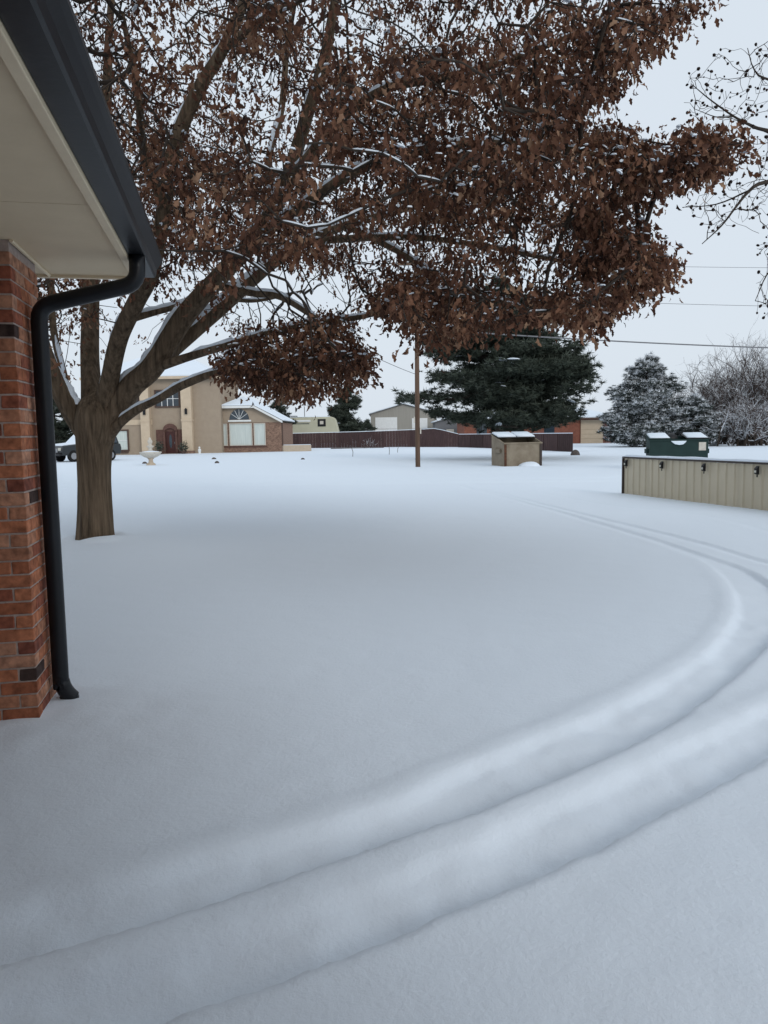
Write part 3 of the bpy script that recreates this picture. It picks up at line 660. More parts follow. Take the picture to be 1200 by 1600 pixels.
MB().box(-.03, npan*PWID+.02, -.055, .06, FH, FH+.04).build('cap', M['cap'], mf, bevel=.006)
MB().box(-.035, .0, -.05, .06, -.2, FH-.003).build('corner_trim', M['cap'], mf)
for k in range(5): MB().box(k*2.2+.05, k*2.2+.14, .02, .11, -.2, FH-.01).build('post', M['cap'], mf)
sv = []; 
cap = MB(); nn = 60
for i in range(nn+1):
    x = -.02+i*(npan*PWID)/nn; hh = .05+.02*mnoise.noise(Vector((x*1.3,0,0)))
    if i in (0, nn): hh = .01
    cap.v += [(x,-.045,FH+.041),(x,-.04,FH+.04+hh*.7),(x,0,FH+.04+hh),(x,.04,FH+.04+hh*.7),(x,.05,FH+.041)]
for i in range(nn):
    for k in range(4): cap.f.append((i*5+k, i*5+5+k, i*5+6+k, i*5+k+1))
cap.build('snow', SNOW, mf, smooth=True)
ft = thing('fence_light', '', 'light')
MB().box(-.028,.028,-.075,-.058,.0,.17).build('backplate', M['blackp'], ft, bevel=.004)
MB().prism_x([(-.08,.17),(-.13,.12),(-.13,.02),(-.08,.0)], -.036, .036).build('housing', M['blackp'], ft, bevel=.006)
MB().box(-.024,.024,-.138,-.131,.04,.085).build('lens', M['lamp'], ft)
MB().box(-.012,.012,-.09,-.078,-.05,.0).build('bracket', M['blackp'], ft)
def copy_tree(o, parent=None):
    c = o.copy(); col.objects.link(c); c.parent = parent
    for ch in o.children: copy_tree(ch, c)
    return c
flab = ['small black light on the tan fence, nearest its far left corner', 'second small black light from the left on the tan fence',
        'third small black light from the left on the tan fence, pale lens', 'small black light on the tan fence, nearest the right edge of the photo']
for k, xx in enumerate((983, 1039, 1105, 1189)):
    o = ft if k == 0 else copy_tree(ft)
    best = min(np.linspace(0, 6, 600), key=lambda t: abs(projn((f0+fd*t+np.array([0,0,.78]))[None])[0][0]-xx))
    p = f0+fd*best; o.location = (p[0], p[1], FH-.2); o.rotation_euler = (0,0,math.atan2(fd[1],fd[0])); o['label'] = flab[k]; o['group'] = 'lights on the tan metal fence'
def off_x(o, sx):
    return o

# ------------------------------------------------------------------ dumpsters
d0 = gz(812, 729); du = thing('dumpster', 'tan metal dumpster with open top and snow on its lid', 'dumpster', (d0[0], d0[1]+.9, 0), math.radians(14))
# local: x right, y away; front face at y=-.7
W2, DP = .92, .75
def openbin(w, dpt, zf, zb, th=.03):
    m = MB()
    m.box(-w, w, -dpt, -dpt+th, -.1, zf)                       # front
    m.box(-w, w, dpt-th, dpt, -.1, zb)                         # back
    for sx in (-1, 1):
        x0, x1 = sorted((sx*w, sx*(w-th))); m.prism_x([(-dpt+th,-.1),(dpt-th,-.1),(dpt-th,zb),(-dpt+th,zf)], x0, x1)
    m.box(-w+th, w-th, -dpt+th, dpt-th, .02, .06)
    return m
openbin(W2, DP, 1.02, 1.42).build('body', M['tan'], du)
MB().box(-W2-.03, W2+.03, -DP-.035, -DP+.05, 1.025, 1.09).build('rim', M['tan'], du, bevel=.008)
for sx in (-1, 1):
    MB().prism_x([(-DP+.055,1.03),(DP,1.43),(DP,1.48),(-DP+.055,1.09)], *sorted((sx*(W2+.03), sx*(W2-.02)))).build('rim', M['tan'], du)
    MB().box(*sorted((sx*(W2+.005), sx*(W2+.09))), -.42, .35, .62, .80).build('fork_pocket', M['tan'], du, bevel=.008)
    MB().box(*sorted((sx*(W2-.1), sx*W2)), -DP-.05, -DP-.002, -.1, 1.0).build('corner_post', M['rust'] if sx < 0 else M['cap'], du)
    lid = MB().add([(x,y,z) for z_ in (0,.025) for x,y,z in [(sx*.02,-.12,1.30+z_),(sx*(W2+.02),-.12,1.30+z_),(sx*(W2+.02),DP+.05,1.50+z_),(sx*.02,DP+.05,1.50+z_)]],
                   [(0,1,2,3),(7,6,5,4),(0,4,5,1),(1,5,6,2),(2,6,7,3),(3,7,4,0)]).build('lid', M['blackp'], du)
    MB().add([(sx*.03,-.08,1.335),(sx*(W2),-.08,1.335),(sx*W2,DP+.02,1.522),(sx*.03,DP+.02,1.522),(sx*.06,-.02,1.42),(sx*(W2-.05),-.02,1.41),(sx*(W2-.05),DP-.05,1.58),(sx*.06,DP-.05,1.58)],
             [(0,1,2,3),(7,6,5,4),(0,4,5,1),(1,5,6,2),(2,6,7,3),(3,7,4,0)]).build('snow', SNOW, lid, smooth=True)
MB().lump((.3,-DP-.2,-.08), .55, .30, 14, 4).build('snow', SNOW, du, smooth=True)

gp_ = at(1056, 716, 31); gd = thing('dumpster', 'green metal dumpster behind the tan fence, lid partly open', 'dumpster', (gp_[0], gp_[1], 0), math.radians(-14))
W2, DP = 1.08, .8
openbin(W2, DP, 1.12, 1.30).build('body', M['green'], gd)
MB().box(-W2-.03, W2+.03, -DP-.035, -DP+.05, 1.125, 1.18).build('rim', M['green'], gd, bevel=.008)
for sx in (-1, 1):
    MB().box(*sorted((sx*(W2+.005), sx*(W2+.1))), -.45, .4, .62, .80).build('fork_pocket', M['green'], gd, bevel=.008)
    lid = MB().add([(x,y,z) for z_ in (0,.03) for x,y,z in [(sx*.28,-DP-.02,1.20+z_),(sx*(W2+.03),-DP-.02,1.20+z_),(sx*(W2+.03),DP+.05,1.36+z_),(sx*.28,DP+.05,1.36+z_)]],
                   [(0,1,2,3),(7,6,5,4),(0,4,5,1),(1,5,6,2),(2,6,7,3),(3,7,4,0)]).build('lid', M['green'] if sx < 0 else M['blackp'], gd)
    MB().add([(sx*.32,-DP+.02,1.236),(sx*W2,-DP+.02,1.236),(sx*W2,DP,1.395),(sx*.32,DP,1.395),(sx*.36,-DP+.1,1.29),(sx*(W2-.06),-DP+.1,1.28),(sx*(W2-.06),DP-.06,1.44),(sx*.36,DP-.06,1.44)],
             [(0,1,2,3),(7,6,5,4),(0,4,5,1),(1,5,6,2),(2,6,7,3),(3,7,4,0)]).build('snow', SNOW, lid, smooth=True)
MB().lump((-.2,.2,1.2), .32, .22, 9, 8).build('trash_bag', M['blackp'], gd, smooth=True)
MB().box(.74, 1.0, -DP-.012, -DP-.002, .74, 1.06).build('label_plate', M['stone'], gd)
MB().prism_y([(-.30,1.12),(-.24,1.06),(-.14,.99),(.02,.96),(.16,.98),(.24,1.05),(.29,1.12)], -DP-.06, -DP-.003).build('snow', SNOW, gd, bevel=.02)

# ------------------------------------------------------------------ the two-storey house across the snow
HD = 71.0; K = HD/1200
hb = at(290, 709, HD)
fh = thing('two_storey_house', 'tan two-storey house with pale entry columns and a brick gable wing', 'house', (hb[0], hb[1], 0), -ROLL*0)
def X(p): return (p-290)*K
def Z(p): return (709-p)*K
def HB(name, m, x0, x1, y0, y1, p_top, p_bot, parent=None, **kw):
    return MB().box(X(x0), X(x1), y0, y1, Z(p_bot), Z(p_top)).build(name, M[m], parent or fh, **kw)
HB('wall', 'stucco', 140, 347, 0, 9, 592, 716)
HB('trim_band', 'stucco2', 139, 240.5, -.07, -.003, 655, 663)
def window(x0, x1, p0, p1, yf, nx, nz, fill, frame='brown', fw=.13, parent=None, curtain=True):
    wd = HB('window', fill, x0, x1, yf-.03, yf-.003, p0, p1, parent)
    a, b, c, d = X(x0), X(x1), Z(p1), Z(p0)
    fr = MB().box(a-fw,b+fw,yf-.12,yf-.033,c-fw,c).box(a-fw,b+fw,yf-.12,yf-.033,d,d+fw).box(a-fw,a,yf-.12,yf-.033,c+.001,d-.001).box(b,b+fw,yf-.12,yf-.033,c+.001,d-.001).build('frame', M[frame], wd)
    mu = MB()
    for i in range(1, nx): x = a+(b-a)*i/nx; mu.box(x-.03,x+.03,yf-.075,yf-.034,c,d)
    for i in range(1, nz): z = c+(d-c)*i/nz; mu.box(a,b,yf-.07,yf-.036,z-.025,z+.025)
    if mu.v: mu.build('muntins', M['white'], wd)
    return wd
window(248, 283, 612, 635, 0, 4, 2, 'glass')
window(203, 220, 613, 634, 0, 2, 2, 'glass')
window(176, 201, 672, 701, 0, 1, 2, 'curtain')
MB().box(X(180), X(201.5), -.16, -.004, Z(706), Z(704)).build('sill', M['brown'], fh)
for a, b in ((225.5, 239), (288.5, 304)):
    cl = HB('column', 'stucco2', a, b, -.62, -.002, 600, 713)
    MB().box(X(a)-.05, X(b)+.05, -.68, -.05, Z(658.5), Z(655.5)).build('moulding', M['stucco2'], cl)
    MB().box(X(a)-.06, X(b)+.06, -.70, -.05, Z(713), Z(704)).build('plinth', M['fbrick'], cl)
    lm = MB().box(X((a+b)/2)-.10, X((a+b)/2)+.10, -.80, -.63, Z(648), Z(641.5)).build('wall_lantern', M['blackp'], cl)
    MB().prism_y([(X((a+b)/2)-.14, Z(641.4)), (X((a+b)/2)+.14, Z(641.4)), (X((a+b)/2), Z(638.5))], -.80, -.63).build('lantern_roof', M['blackp'], lm)
# entry
HB('entry_panel', 'dbrick', 246, 256.5, -.10, -.003, 671, 712); HB('entry_panel', 'dbrick', 279.5, 288.4, -.10, -.003, 671, 712)
cx = X(268); ar = [(cx+math.cos(t)*X(290-0+10.9-.0)*1.0, Z(673)+math.sin(t)*.66) for t in np.linspace(0, math.pi, 13)]
ar = [(cx+math.cos(t)*.66, Z(673)+math.sin(t)*.66) for t in np.linspace(0, math.pi, 13)]
ai = [(cx+math.cos(t)*.46, Z(674)+math.sin(t)*.30) for t in np.linspace(0, math.pi, 13)]
am = MB()
for i in range(12):
    q = [ar[i], ar[i+1], ai[i+1], ai[i]]; am.prism_y([q[3], q[0], q[1], q[2]], -.22, -.003)
am.box(cx-.66, cx-.46, -.22, -.003, Z(712), Z(673)-.001).box(cx+.46, cx+.66, -.22, -.003, Z(712), Z(673)-.001)
arch = am.build('entry_arch', M['dbrick'], fh)
MB().prism_y([(cx+math.cos(t)*.455, Z(674)+math.sin(t)*.295) for t in np.linspace(0, math.pi, 11)], -.05, -.004).build('fanlight', M['dbrick'], arch)
dr = MB().box(cx-.455, cx+.455, -.06, -.004, Z(711), Z(674)-.002).build('door', M['door'], fh)
MB().prism_y([(cx+.13*math.cos(t), Z(689)+.62*math.sin(t)) for t in np.linspace(0, 2*math.pi, 16, endpoint=False)], -.075, -.061).build('door_glass', M['glass'], dr)
MB().tube([(cx+.36,-.09,Z(693)),(cx+.36,-.09,Z(690))], .02, 6).build('handle', M['rim'], dr)
HB('doorstep', 'stone', 256, 281, -.9, -.23, 708.2, 712)
# roof of the main block: hip with snow
def hip(x0, x1, y0, y1, z0, z1, inset, name, m, parent, lift=0.0):
    yc = (y0+y1)/2
    return MB().add([(x0,y0,z0),(x1,y0,z0),(x1,y1,z0),(x0,y1,z0),(x0+inset,yc,z1),(x1-inset,yc,z1),(x0,y0,z0-.15-lift*0),(x1,y0,z0-.15),(x1,y1,z0-.15),(x0,y1,z0-.15)],
                    [(0,1,5,4),(1,2,5),(2,3,4,5),(3,0,4),(6,7,1,0),(7,8,2,1),(8,9,3,2),(9,6,0,3),(9,8,7,6)]).build(name, m, parent)
r1 = hip(X(136), X(351), -.6, 9.6, Z(590.5), Z(553), 4.5, 'roof', M['shingle'], fh)
hip(X(136)+.06, X(351)-.06, -.55, 9.55, Z(590.5)+.16, Z(553)+.22, 4.5, 'snow', SNOW, r1)
MB().box(X(136)-.03, X(351)+.03, -.66, -.61, Z(594), Z(590)).build('fascia', M['stucco2'], fh)
# brick gable wing
yw = 1.0
wing = HB('wing_wall', 'fbrick', 305, 438, yw, 10, 662.0, 716)
gpts = [(X(305),Z(661.9)),(X(438),Z(661.9)),(X(397),Z(639)),(X(347),Z(639))]
MB().prism_y(gpts, yw-.03, 3.0).build('gable', M['stucco'], wing)
rk = MB()
for (a,b) in (((441,660.5),(397,636.6)),((396.8,636.3),(347.2,636.3)),((347,636.6),(303,660.5))):
    p, q = (X(a[0]),Z(a[1])), (X(b[0]),Z(b[1])); rk.prism_y([(p[0],p[1]-.17),(p[0],p[1]+.04),(q[0],q[1]+.04),(q[0],q[1]-.17)][::-1], yw-.5, yw-.42)
rk.build('rake_board', M['white'], wing)
def wroof(dz, m, name, par):
    a = [(X(302),yw-.45,Z(661)),(X(347),yw-.45,Z(636.8)),(X(397),yw-.45,Z(636.8)),(X(442),yw-.45,Z(661))]; t = (X(372),yw+2.2,Z(622)); r_ = (X(372),9.5,Z(622))
    b = [(X(302),10.2,Z(661)),(X(442),10.2,Z(661))]
    vs = a+[t,r_]+b; vs = [(x,y,z+dz) for x,y,z in vs]; vs2 = [(x,y,z-.1) for x,y,z in vs]
    return MB().add(vs+vs2, [(1,2,4),(0,1,4,5,6),(3,7,5,4,2),(9,12,10),(14,13,12,9,8),(10,12,13,15,11),(0,8,9,1),(1,9,10,2),(2,10,11,3),(0,6,14,8),(3,11,15,7)]).build(name, m, par)
r2 = wroof(.10, M['shingle'], 'roof', wing); wroof(.20, SNOW, 'snow', r2)
hw_ = [(X(372.5)+.92*math.cos(t), Z(657)+.98*math.sin(t)) for t in np.linspace(0, math.pi, 15)]
aw = MB().prism_y(hw_, yw-.06, yw-.032).build('arched_window', M['glass'], wing)
sp = MB()
for t in (.6, 1.1, math.pi/2, 2.04, 2.54):
    c_, s_ = math.cos(t), math.sin(t); x0, z0 = X(372.5), Z(656.6); e = .018
    sp.prism_y([(x0-s_*e, z0+c_*e),(x0+s_*e, z0-c_*e),(x0+c_*.9+s_*e, z0+s_*.93-c_*e),(x0+c_*.9-s_*e, z0+s_*.93+c_*e)], yw-.085, yw-.063)
sp.build('muntins', M['white'], aw)
MB().box(X(355), X(391), yw-.14, yw-.035, Z(660.2), Z(657.6)).build('sill', M['white'], aw)
for (a, b, nx_) in ((334.5, 352, 3), (357.5, 391, 5), (396, 412, 3)):
    window(a, b, 664, 696.5, yw, 1, 1, 'curtain', frame='stone', parent=wing, fw=.07)
dkp = MB().box(X(335.2), X(339.6), yw-.045, yw-.034, Z(693), Z(667)).build('pane', M['glass'], wing)
for i in range(4): MB().box(X(335.1), X(339.8), yw-.06, yw-.046, Z(671.5+i*5.4)-.02, Z(671.5+i*5.4)+.02).build('muntin', M['white'], dkp)
MB().box(X(331), X(415), yw-.10, yw-.004, Z(700.5), Z(698.6)).build('sill', M['dbrick'], wing)
MB().tube([(X(439.5), yw+.05, Z(716)), (X(439.5), yw+.05, Z(663))], .06, 8).build('downspout', M['brown'], wing)

# ------------------------------------------------------------------ brown board fence behind
def stretch_fence(name, pts, label, step=2.4, snow=True):
    """pts: (px, top py, bottom py, depth)"""
    f = thing(name, label, 'fence', (0,0,0)); W = [at(a,b,d) for a,b,c,d in pts]
    acc = []
    for i in range(len(W)-1):
        L = np.linalg.norm(W[i+1][:2]-W[i][:2]); n = max(1, round(L/step))
        for k in range(n): acc.append(W[i]+(W[i+1]-W[i])*k/n)
    acc.append(W[-1])
    for i in range(len(acc)-1):
        a, b = acc[i], acc[i+1]; L = np.linalg.norm((b-a)[:2]); nb = max(2, int(L/.16)); m = MB(); d = (b-a)/nb; t = (b-a)[:2]/L; nrm = np.array([t[1], -t[0]])
        for k in range(nb):
            p = a+d*(k+.03); q = a+d*(k+.97); o = nrm*(.012 if k % 2 else 0); th = nrm*-.025
            c = [(p[0]+o[0],p[1]+o[1]),(q[0]+o[0],q[1]+o[1]),(q[0]+o[0]+th[0],q[1]+o[1]+th[1]),(p[0]+o[0]+th[0],p[1]+o[1]+th[1])]; j = random.uniform(-.012,.012)
            m.add([(x,y,-.3) for x,y in c]+[(c[0][0],c[0][1],p[2]+j),(c[1][0],c[1][1],q[2]+j),(c[2][0],c[2][1],q[2]+j),(c[3][0],c[3][1],p[2]+j)],
                  [(3,2,1,0),(4,5,6,7),(0,1,5,4),(1,2,6,5),(2,3,7,6),(3,0,4,7)])
        pn = m.build('panel', M['fence'], f)
        MB().box(a[0]-.06, a[0]+.06, a[1]+.05, a[1]+.17, -.3, a[2]-.05).build('post', M['fence'], f)
        if snow:
            c = [(a[0],a[1]-.03),(b[0],b[1]-.03),(b[0],b[1]+.06),(a[0],a[1]+.06)]
            MB().add([(c[0][0],c[0][1],a[2]+.014),(c[1][0],c[1][1],b[2]+.014),(c[2][0],c[2][1],b[2]+.014),(c[3][0],c[3][1],a[2]+.014),(c[0][0],c[0][1]+.02,a[2]+.07),(c[1][0],c[1][1]+.02,b[2]+.07),(c[2][0],c[2][1]-.02,b[2]+.07),(c[3][0],c[3][1]-.02,a[2]+.07)],
                  [(3,2,1,0),(4,5,6,7),(0,1,5,4),(1,2,6,5),(2,3,7,6),(3,0,4,7)]).build('snow', SNOW, pn)
    return f
stretch_fence('board_fence', [(436,678,0,88),(560,675,0,86),(640,672,0,84),(678,670,0,82),(692,672.5,0,81),(716,678.5,0,80)], 'tall dark brown board fence running from the house past the pole')
stretch_fence('board_fence', [(717,679,0,78),(776,678.5,0,72),(830,678,0,66),(895,677.5,0,59)], 'lower dark brown board fence running behind the tan dumpster')
gpst = gz(941-45, 712); 
tag(MB().lump((gz(899,711)[0], gz(899,711)[1], -.05), .3, .4, 8, 5).build('rock', M['rock'], None, smooth=True), 'dark rock in the snow at the right end of the brown fence', 'rock')

# ------------------------------------------------------------------ buildings and camper behind the fence
def gable_house(name, label, px0, px1, p_eave, p_apex, depth, wallm, deep=9.0, cat='building'):
    k = depth/1200; c = at((px0+px1)/2, 690, depth); hwid = (px1-px0)/2*k; hz = lambda p: 1.6+(677-ROLL*((px0+px1)/2-600)-p)*k
    t = thing(name, label, cat, (c[0], c[1], 0)); ze, za = hz(p_eave), hz(p_apex)
    MB().prism_y([(-hwid,-.3),(hwid,-.3),(hwid,ze),(0,za),(-hwid,ze)], 0, deep).build('wall', M[wallm], t)
    for nm, m_, l_, tk in (('roof', M['grey'], .02, .10), ('snow', SNOW, .125, .12)):
        mb = MB()
        for s_ in (-1, 1):
            x1 = s_*(hwid+.25); zz = ze-.25*(za-ze)/hwid
            q = [(0,za+l_),(x1,zz+l_),(x1,zz+l_+tk),(0,za+l_+tk)]; q = q if s_ < 0 else q[::-1]; mb.prism_y(q, -.25+(.05 if nm=='snow' else 0), deep+.25)
        mb.build(nm, m_, t)
    return t, hz, k, (px0+px1)/2
t, hz, k, pc = gable_house('metal_barn', 'beige metal barn with a white roll-up door behind the brown fence', 580, 682, 647, 632.5, 112, 'barn', 14)
for (a, b, c) in ((587, 621, 652), (644, 668, 654)):
    dd = MB().box((a-pc)*k, (b-pc)*k, -.06, -.004, -.2, hz(c)).build('door', M['white'], t)
    for i in range(1, 5): MB().box((a-pc)*k+.03, (b-pc)*k-.03, -.085, -.061, i*.55, i*.55+.03).build('groove', M['grey'], dd)
t, hz, k, pc = gable_house('grey_shed', 'low dark grey shed just right of the beige barn', 681, 726, 660, 654, 104, 'grey', 6)
MB().box(-.5, .5, -.05, -.004, -.1, 2.0).build('door', M['stone'], t)
# red brick ranch house
k = 92/1200; rb = at(830, 690, 92); rh = thing('ranch_house', 'long low red brick house with snowy roof behind the pine', 'house', (rb[0], rb[1], 0))
rz = lambda p: 1.6+(673-p)*k; rx = lambda p: (p-830)*k
MB().box(rx(726), rx(905), 0, 9, -.3, rz(655)).build('wall', M['rbrick'], rh)
MB().box(rx(905)+.01, rx(962), .4, 9, -.3, rz(655)).build('garage', M['rbrick'], rh)
gdr = MB().box(rx(908), rx(943), .33, .395, -.2, rz(657.5)).build('garage_door', M['stucco2'], rh)
for i in range(1, 4): MB().box(rx(908)+.05, rx(943)-.05, .31, .329, i*.55, i*.55+.03).build('groove', M['stucco'], gdr)
for a in (745, 800, 850): window_ = MB().box(rx(a), rx(a+16), -.05, -.003, .9, rz(658)).build('window', M['glass'], rh); MB().box(rx(a)-.08, rx(a+16)+.08, -.09, -.051, .8, .9).build('sill', M['white'], window_)
r3 = hip(rx(722), rx(966), -.6, 9.8, rz(654.5), rz(637), 4.5, 'roof', M['grey'], rh); hip(rx(722)+.05, rx(966)-.05, -.56, 9.75, rz(654.5)+.16, rz(637)+.25, 4.5, 'snow', SNOW, r3)
MB().box(rx(722), rx(966), -.66, -.61, rz(656.5), rz(654)).build('fascia', M['brown'], rh)
# camper
k = 96/1200; rb = at(484, 690, 96); rv = thing('camper_trailer', 'cream camper trailer with a dark round-cornered window behind the brown fence', 'camper', (rb[0], rb[1], 0))
vx = lambda p: (p-484)*k; vz = lambda p: 1.6+(679-p)*k
body = [(vx(441),.5),(vx(527.5),.5),(vx(529),vz(674)),(vx(526),vz(661)),(vx(524),vz(655)),(vx(519),vz(652)),(vx(450),vz(653)),(vx(444),vz(656.5)),(vx(441),vz(662))]
MB().prism_y(body, 0, 2.4).build('body', M['rv'], rv, bevel=.12)
MB().box(vx(450), vx(484), -.02, -.003, vz(663), vz(661.5)).build('stripe', M['rvs'], rv)
MB().box(vx(452), vx(486), -.09, -.003, vz(659.5), vz(656.5)).build('awning', M['white'], rv, bevel=.03)
wv = MB().box(vx(497), vx(509.5), -.05, -.003, vz(667), vz(655.5)).build('window', M['blackp'], rv, bevel=.12)
MB().box(vx(500.5), vx(506), -.06, -.051, vz(663.5), vz(658.5)).build('blind', M['stone'], wv, bevel=.05)
MB().box(vx(454), vx(464), .8, 1.6, vz(652.6), vz(649.5)).build('roof_vent', M['grey'], rv, bevel=.05)
MB().box(vx(446), vx(516), .1, 2.3, vz(652.5)+.01, vz(651.4)).build('snow', SNOW, rv, bevel=.03)
for xx in (468, 478): MB().tube([(vx(xx), -.02, .35), (vx(xx), .25, .35)], .35, 16).build('wheel', M['tyre'], rv)
ap = at(477, 690, 100); tag(MB().tube([(ap[0],ap[1],0),(ap[0],ap[1],5.2)], .05, 6).build('antenna_mast', M['grey'], None), 'thin grey mast rising behind the cream camper', 'mast')

# ------------------------------------------------------------------ small garden things in front of the house
pl = at(463, 700, 72); pt = thing('garden_planter', 'low tan stone planter wall beside the brick gable wing', 'planter', (pl[0], pl[1], 0))
k = 72/1200
MB().box(-22*k, 22*k, 0, .9, -.2, .62).build('block_wall', M['planter'], pt, bevel=.02)
MB().box(-22*k+.03, 22*k-.03, .05, .85, .623, .68).build('snow', SNOW, pt, bevel=.03)
fb = gz(236, 726.5); ftn = thing('garden_fountain', 'white tiered stone fountain in the snow before the tan house', 'fountain', (fb[0], fb[1], 0))
MB().lathe([(.26,-.1),(.26,.06),(.20,.10),(.13,.16),(.12,.30),(.17,.36),(.20,.40)], n=16).build('pedestal', M['planter'], ftn, smooth=True)
MB().lathe([(.20,.401),(.38,.47),(.54,.58),(.61,.70),(.63,.74),(.60,.75),(.50,.70)], n=20).build('bowl', M['stone'], ftn, smooth=True)
MB().lathe([(.58,.705),(.45,.77),(.2,.80),(.16,.81)], n=18).build('snow', SNOW, ftn, smooth=True)
MB().lathe([(.15,.80),(.10,.88),(.12,.98),(.20,1.04),(.21,1.10),(.10,1.13),(.09,1.22),(.14,1.30),(.13,1.40),(.06,1.47),(.07,1.53),(.02,1.58)], n=14).build('upper_tier', M['stone'], ftn, smooth=True)
for i, (x_, y_, r_, lb) in enumerate([(334,717,.17,'upper dark stone poking through snow before the gable wing'),(339,723,.18,'lower dark stone poking through snow before the gable wing'),
        (473,718,.14,'lone dark stone in the snow below the tan planter'),(226,724,.16,'small dark stone beside the white fountain')]):
    p = gz(x_, y_); tag(MB().lump((p[0],p[1],-.06), r_, .17, 7, i+20).build('garden_stone', M['rock'], None), lb, 'stone')
st = gz(312, 709.5); sto = thing('garden_statue', 'small white statue at the left corner of the gable wing', 'statue', (st[0], st[1], 0))
MB().lathe([(.16,-.1),(.16,.08),(.10,.10),(.13,.25),(.15,.38),(.09,.48),(.05,.5)], n=10).build('figure', M['white'], sto, smooth=True); MB().lathe([(.03,.50),(.08,.54),(.09,.60),(.05,.66),(.01,.68)], n=10).build('head', M['white'], sto, smooth=True)
for i, (x_, lb) in enumerate([(287,'dark clipped shrub right of the entry door'),(249,'dark clipped shrub left of the entry door')]):
    p = at(x_, 705, HD-1.2); sh = thing('door_shrub', lb, 'shrub', (p[0],p[1],0))
    pot = MB().lathe([(.18,-.1),(.24,.3),(.2,.31)], n=10).build('pot', M['brown'], sh); n = 160; q = rc.normal(size=(n,3))*np.array([.2,.2,.22])+np.array([0,0,.68])
    V, Fa, T = scatter(LEAFV, LEAFF, q, rand_rot(n, rc), rc.uniform(.12,.22,n), rc.uniform(0,.75,n)); fastmesh('foliage', V, Fa, M['needle'], sh, False, T, kind='stuff')
ec = at(556, 701, 80); tag(MB().box(ec[0]-2.6, ec[0]+2.9, ec[1], ec[1]+.16, -.1, .16).build('landscape_timber', M['rock'], None, bevel=.02), 'dark timber edging in the snow below the brown fence', 'edging')
for i, (px_, lb) in enumerate([(551,'thin bare stake standing in the snow left of the timber edging end'),(608,'thin leaning garden stake left of the utility pole'),(621,'short thin garden stake nearest the utility pole')]):
    p = gz(px_, 713-i*3); tag(MB().tube([(p[0],p[1],-.1),(p[0]+.03,p[1],.3),(p[0]+.10*(i-1),p[1],.75-.12*i)], .02, 5).build('garden_stake', M['rock'], None), lb, 'stake')

# ------------------------------------------------------------------ parked car half hidden by the trunk
cc = gz(112, 722); car = thing('parked_car', 'dark sport utility vehicle under snow, partly hidden by the tree trunk', 'car', (cc[0]+.35, cc[1]+1.6, 0), math.radians(-128)); car.scale = (1.0, 1.0, 1.08)
# local: +x forward, y left, built 4.5 long
low = [(-2.2,.42),(2.15,.42),(2.3,.62),(2.28,.92),(2.15,1.02),(.95,1.12),(-2.2,1.1),(-2.28,.8)]
bd = MB().prism_y(low, -.92, .92).build('body', M['paint'], car, bevel=.07)
MB().prism_y([(.95,1.10),(.30,1.66),(-1.95,1.68),(-2.18,1.09)], -.80, .80).build('cabin', M['paint'], car, bevel=.06)
for sy in (-1, 1):
    y0, y1 = sorted((sy*.803, sy*.818))
    MB().prism_y([(.72,1.16),(.26,1.58),(-.55,1.59),(-.55,1.16)], y0, y1).build('side_window', M['glass'], car)
    MB().prism_y([(-.65,1.16),(-.65,1.59),(-1.85,1.60),(-2.0,1.16)][::-1], y0, y1).build('side_window', M['glass'], car)
    MB().box(2.24, 2.33, *sorted((sy*.55, sy*.85)), .72, .90).build('headlight', M['lamp'], car, bevel=.02)
    MB().box(.75, .95, *sorted((sy*.93, sy*1.12)), 1.08, 1.22).build('mirror', M['paint'], car, bevel=.03)
    for xx in (1.42, -1.40):
        wl = MB().tube([(xx, sy*.70, .37), (xx, sy*.95, .37)], .37, 20).build('wheel', M['tyre'], car, bevel=.03); MB().tube([(xx, sy*.93, .37), (xx, sy*.965, .37)], .21, 14).build('rim', M['rim'], wl)
MB().box(2.29, 2.35, -.5, .5, .60, .86).build('grille', M['rim'], car, bevel=.02)
MB().box(2.22, 2.42, -.9, .9, .40, .56).build('bumper', M['blackp'], car, bevel=.04)
MB().add([(1.0,-.78,1.13),(1.0,.78,1.13),(.34,.74,1.68),(.34,-.74,1.68),(1.05,-.76,1.17),(1.05,.76,1.17),(.38,.72,1.73),(.38,-.72,1.73)], [(3,2,1,0),(4,5,6,7),(0,1,5,4),(1,2,6,5),(2,3,7,6),(3,0,4,7)]).build('windshield_snow', SNOW, car)
MB().prism_y([(2.16,1.02),(2.05,1.12),(1.06,1.2),(1.0,1.115)][::-1], -.82, .82).build('hood_snow', SNOW, car, bevel=.03)
MB().box(-1.95, .33, -.76, .76, 1.68, 1.80).build('roof_snow', SNOW, car, bevel=.05)

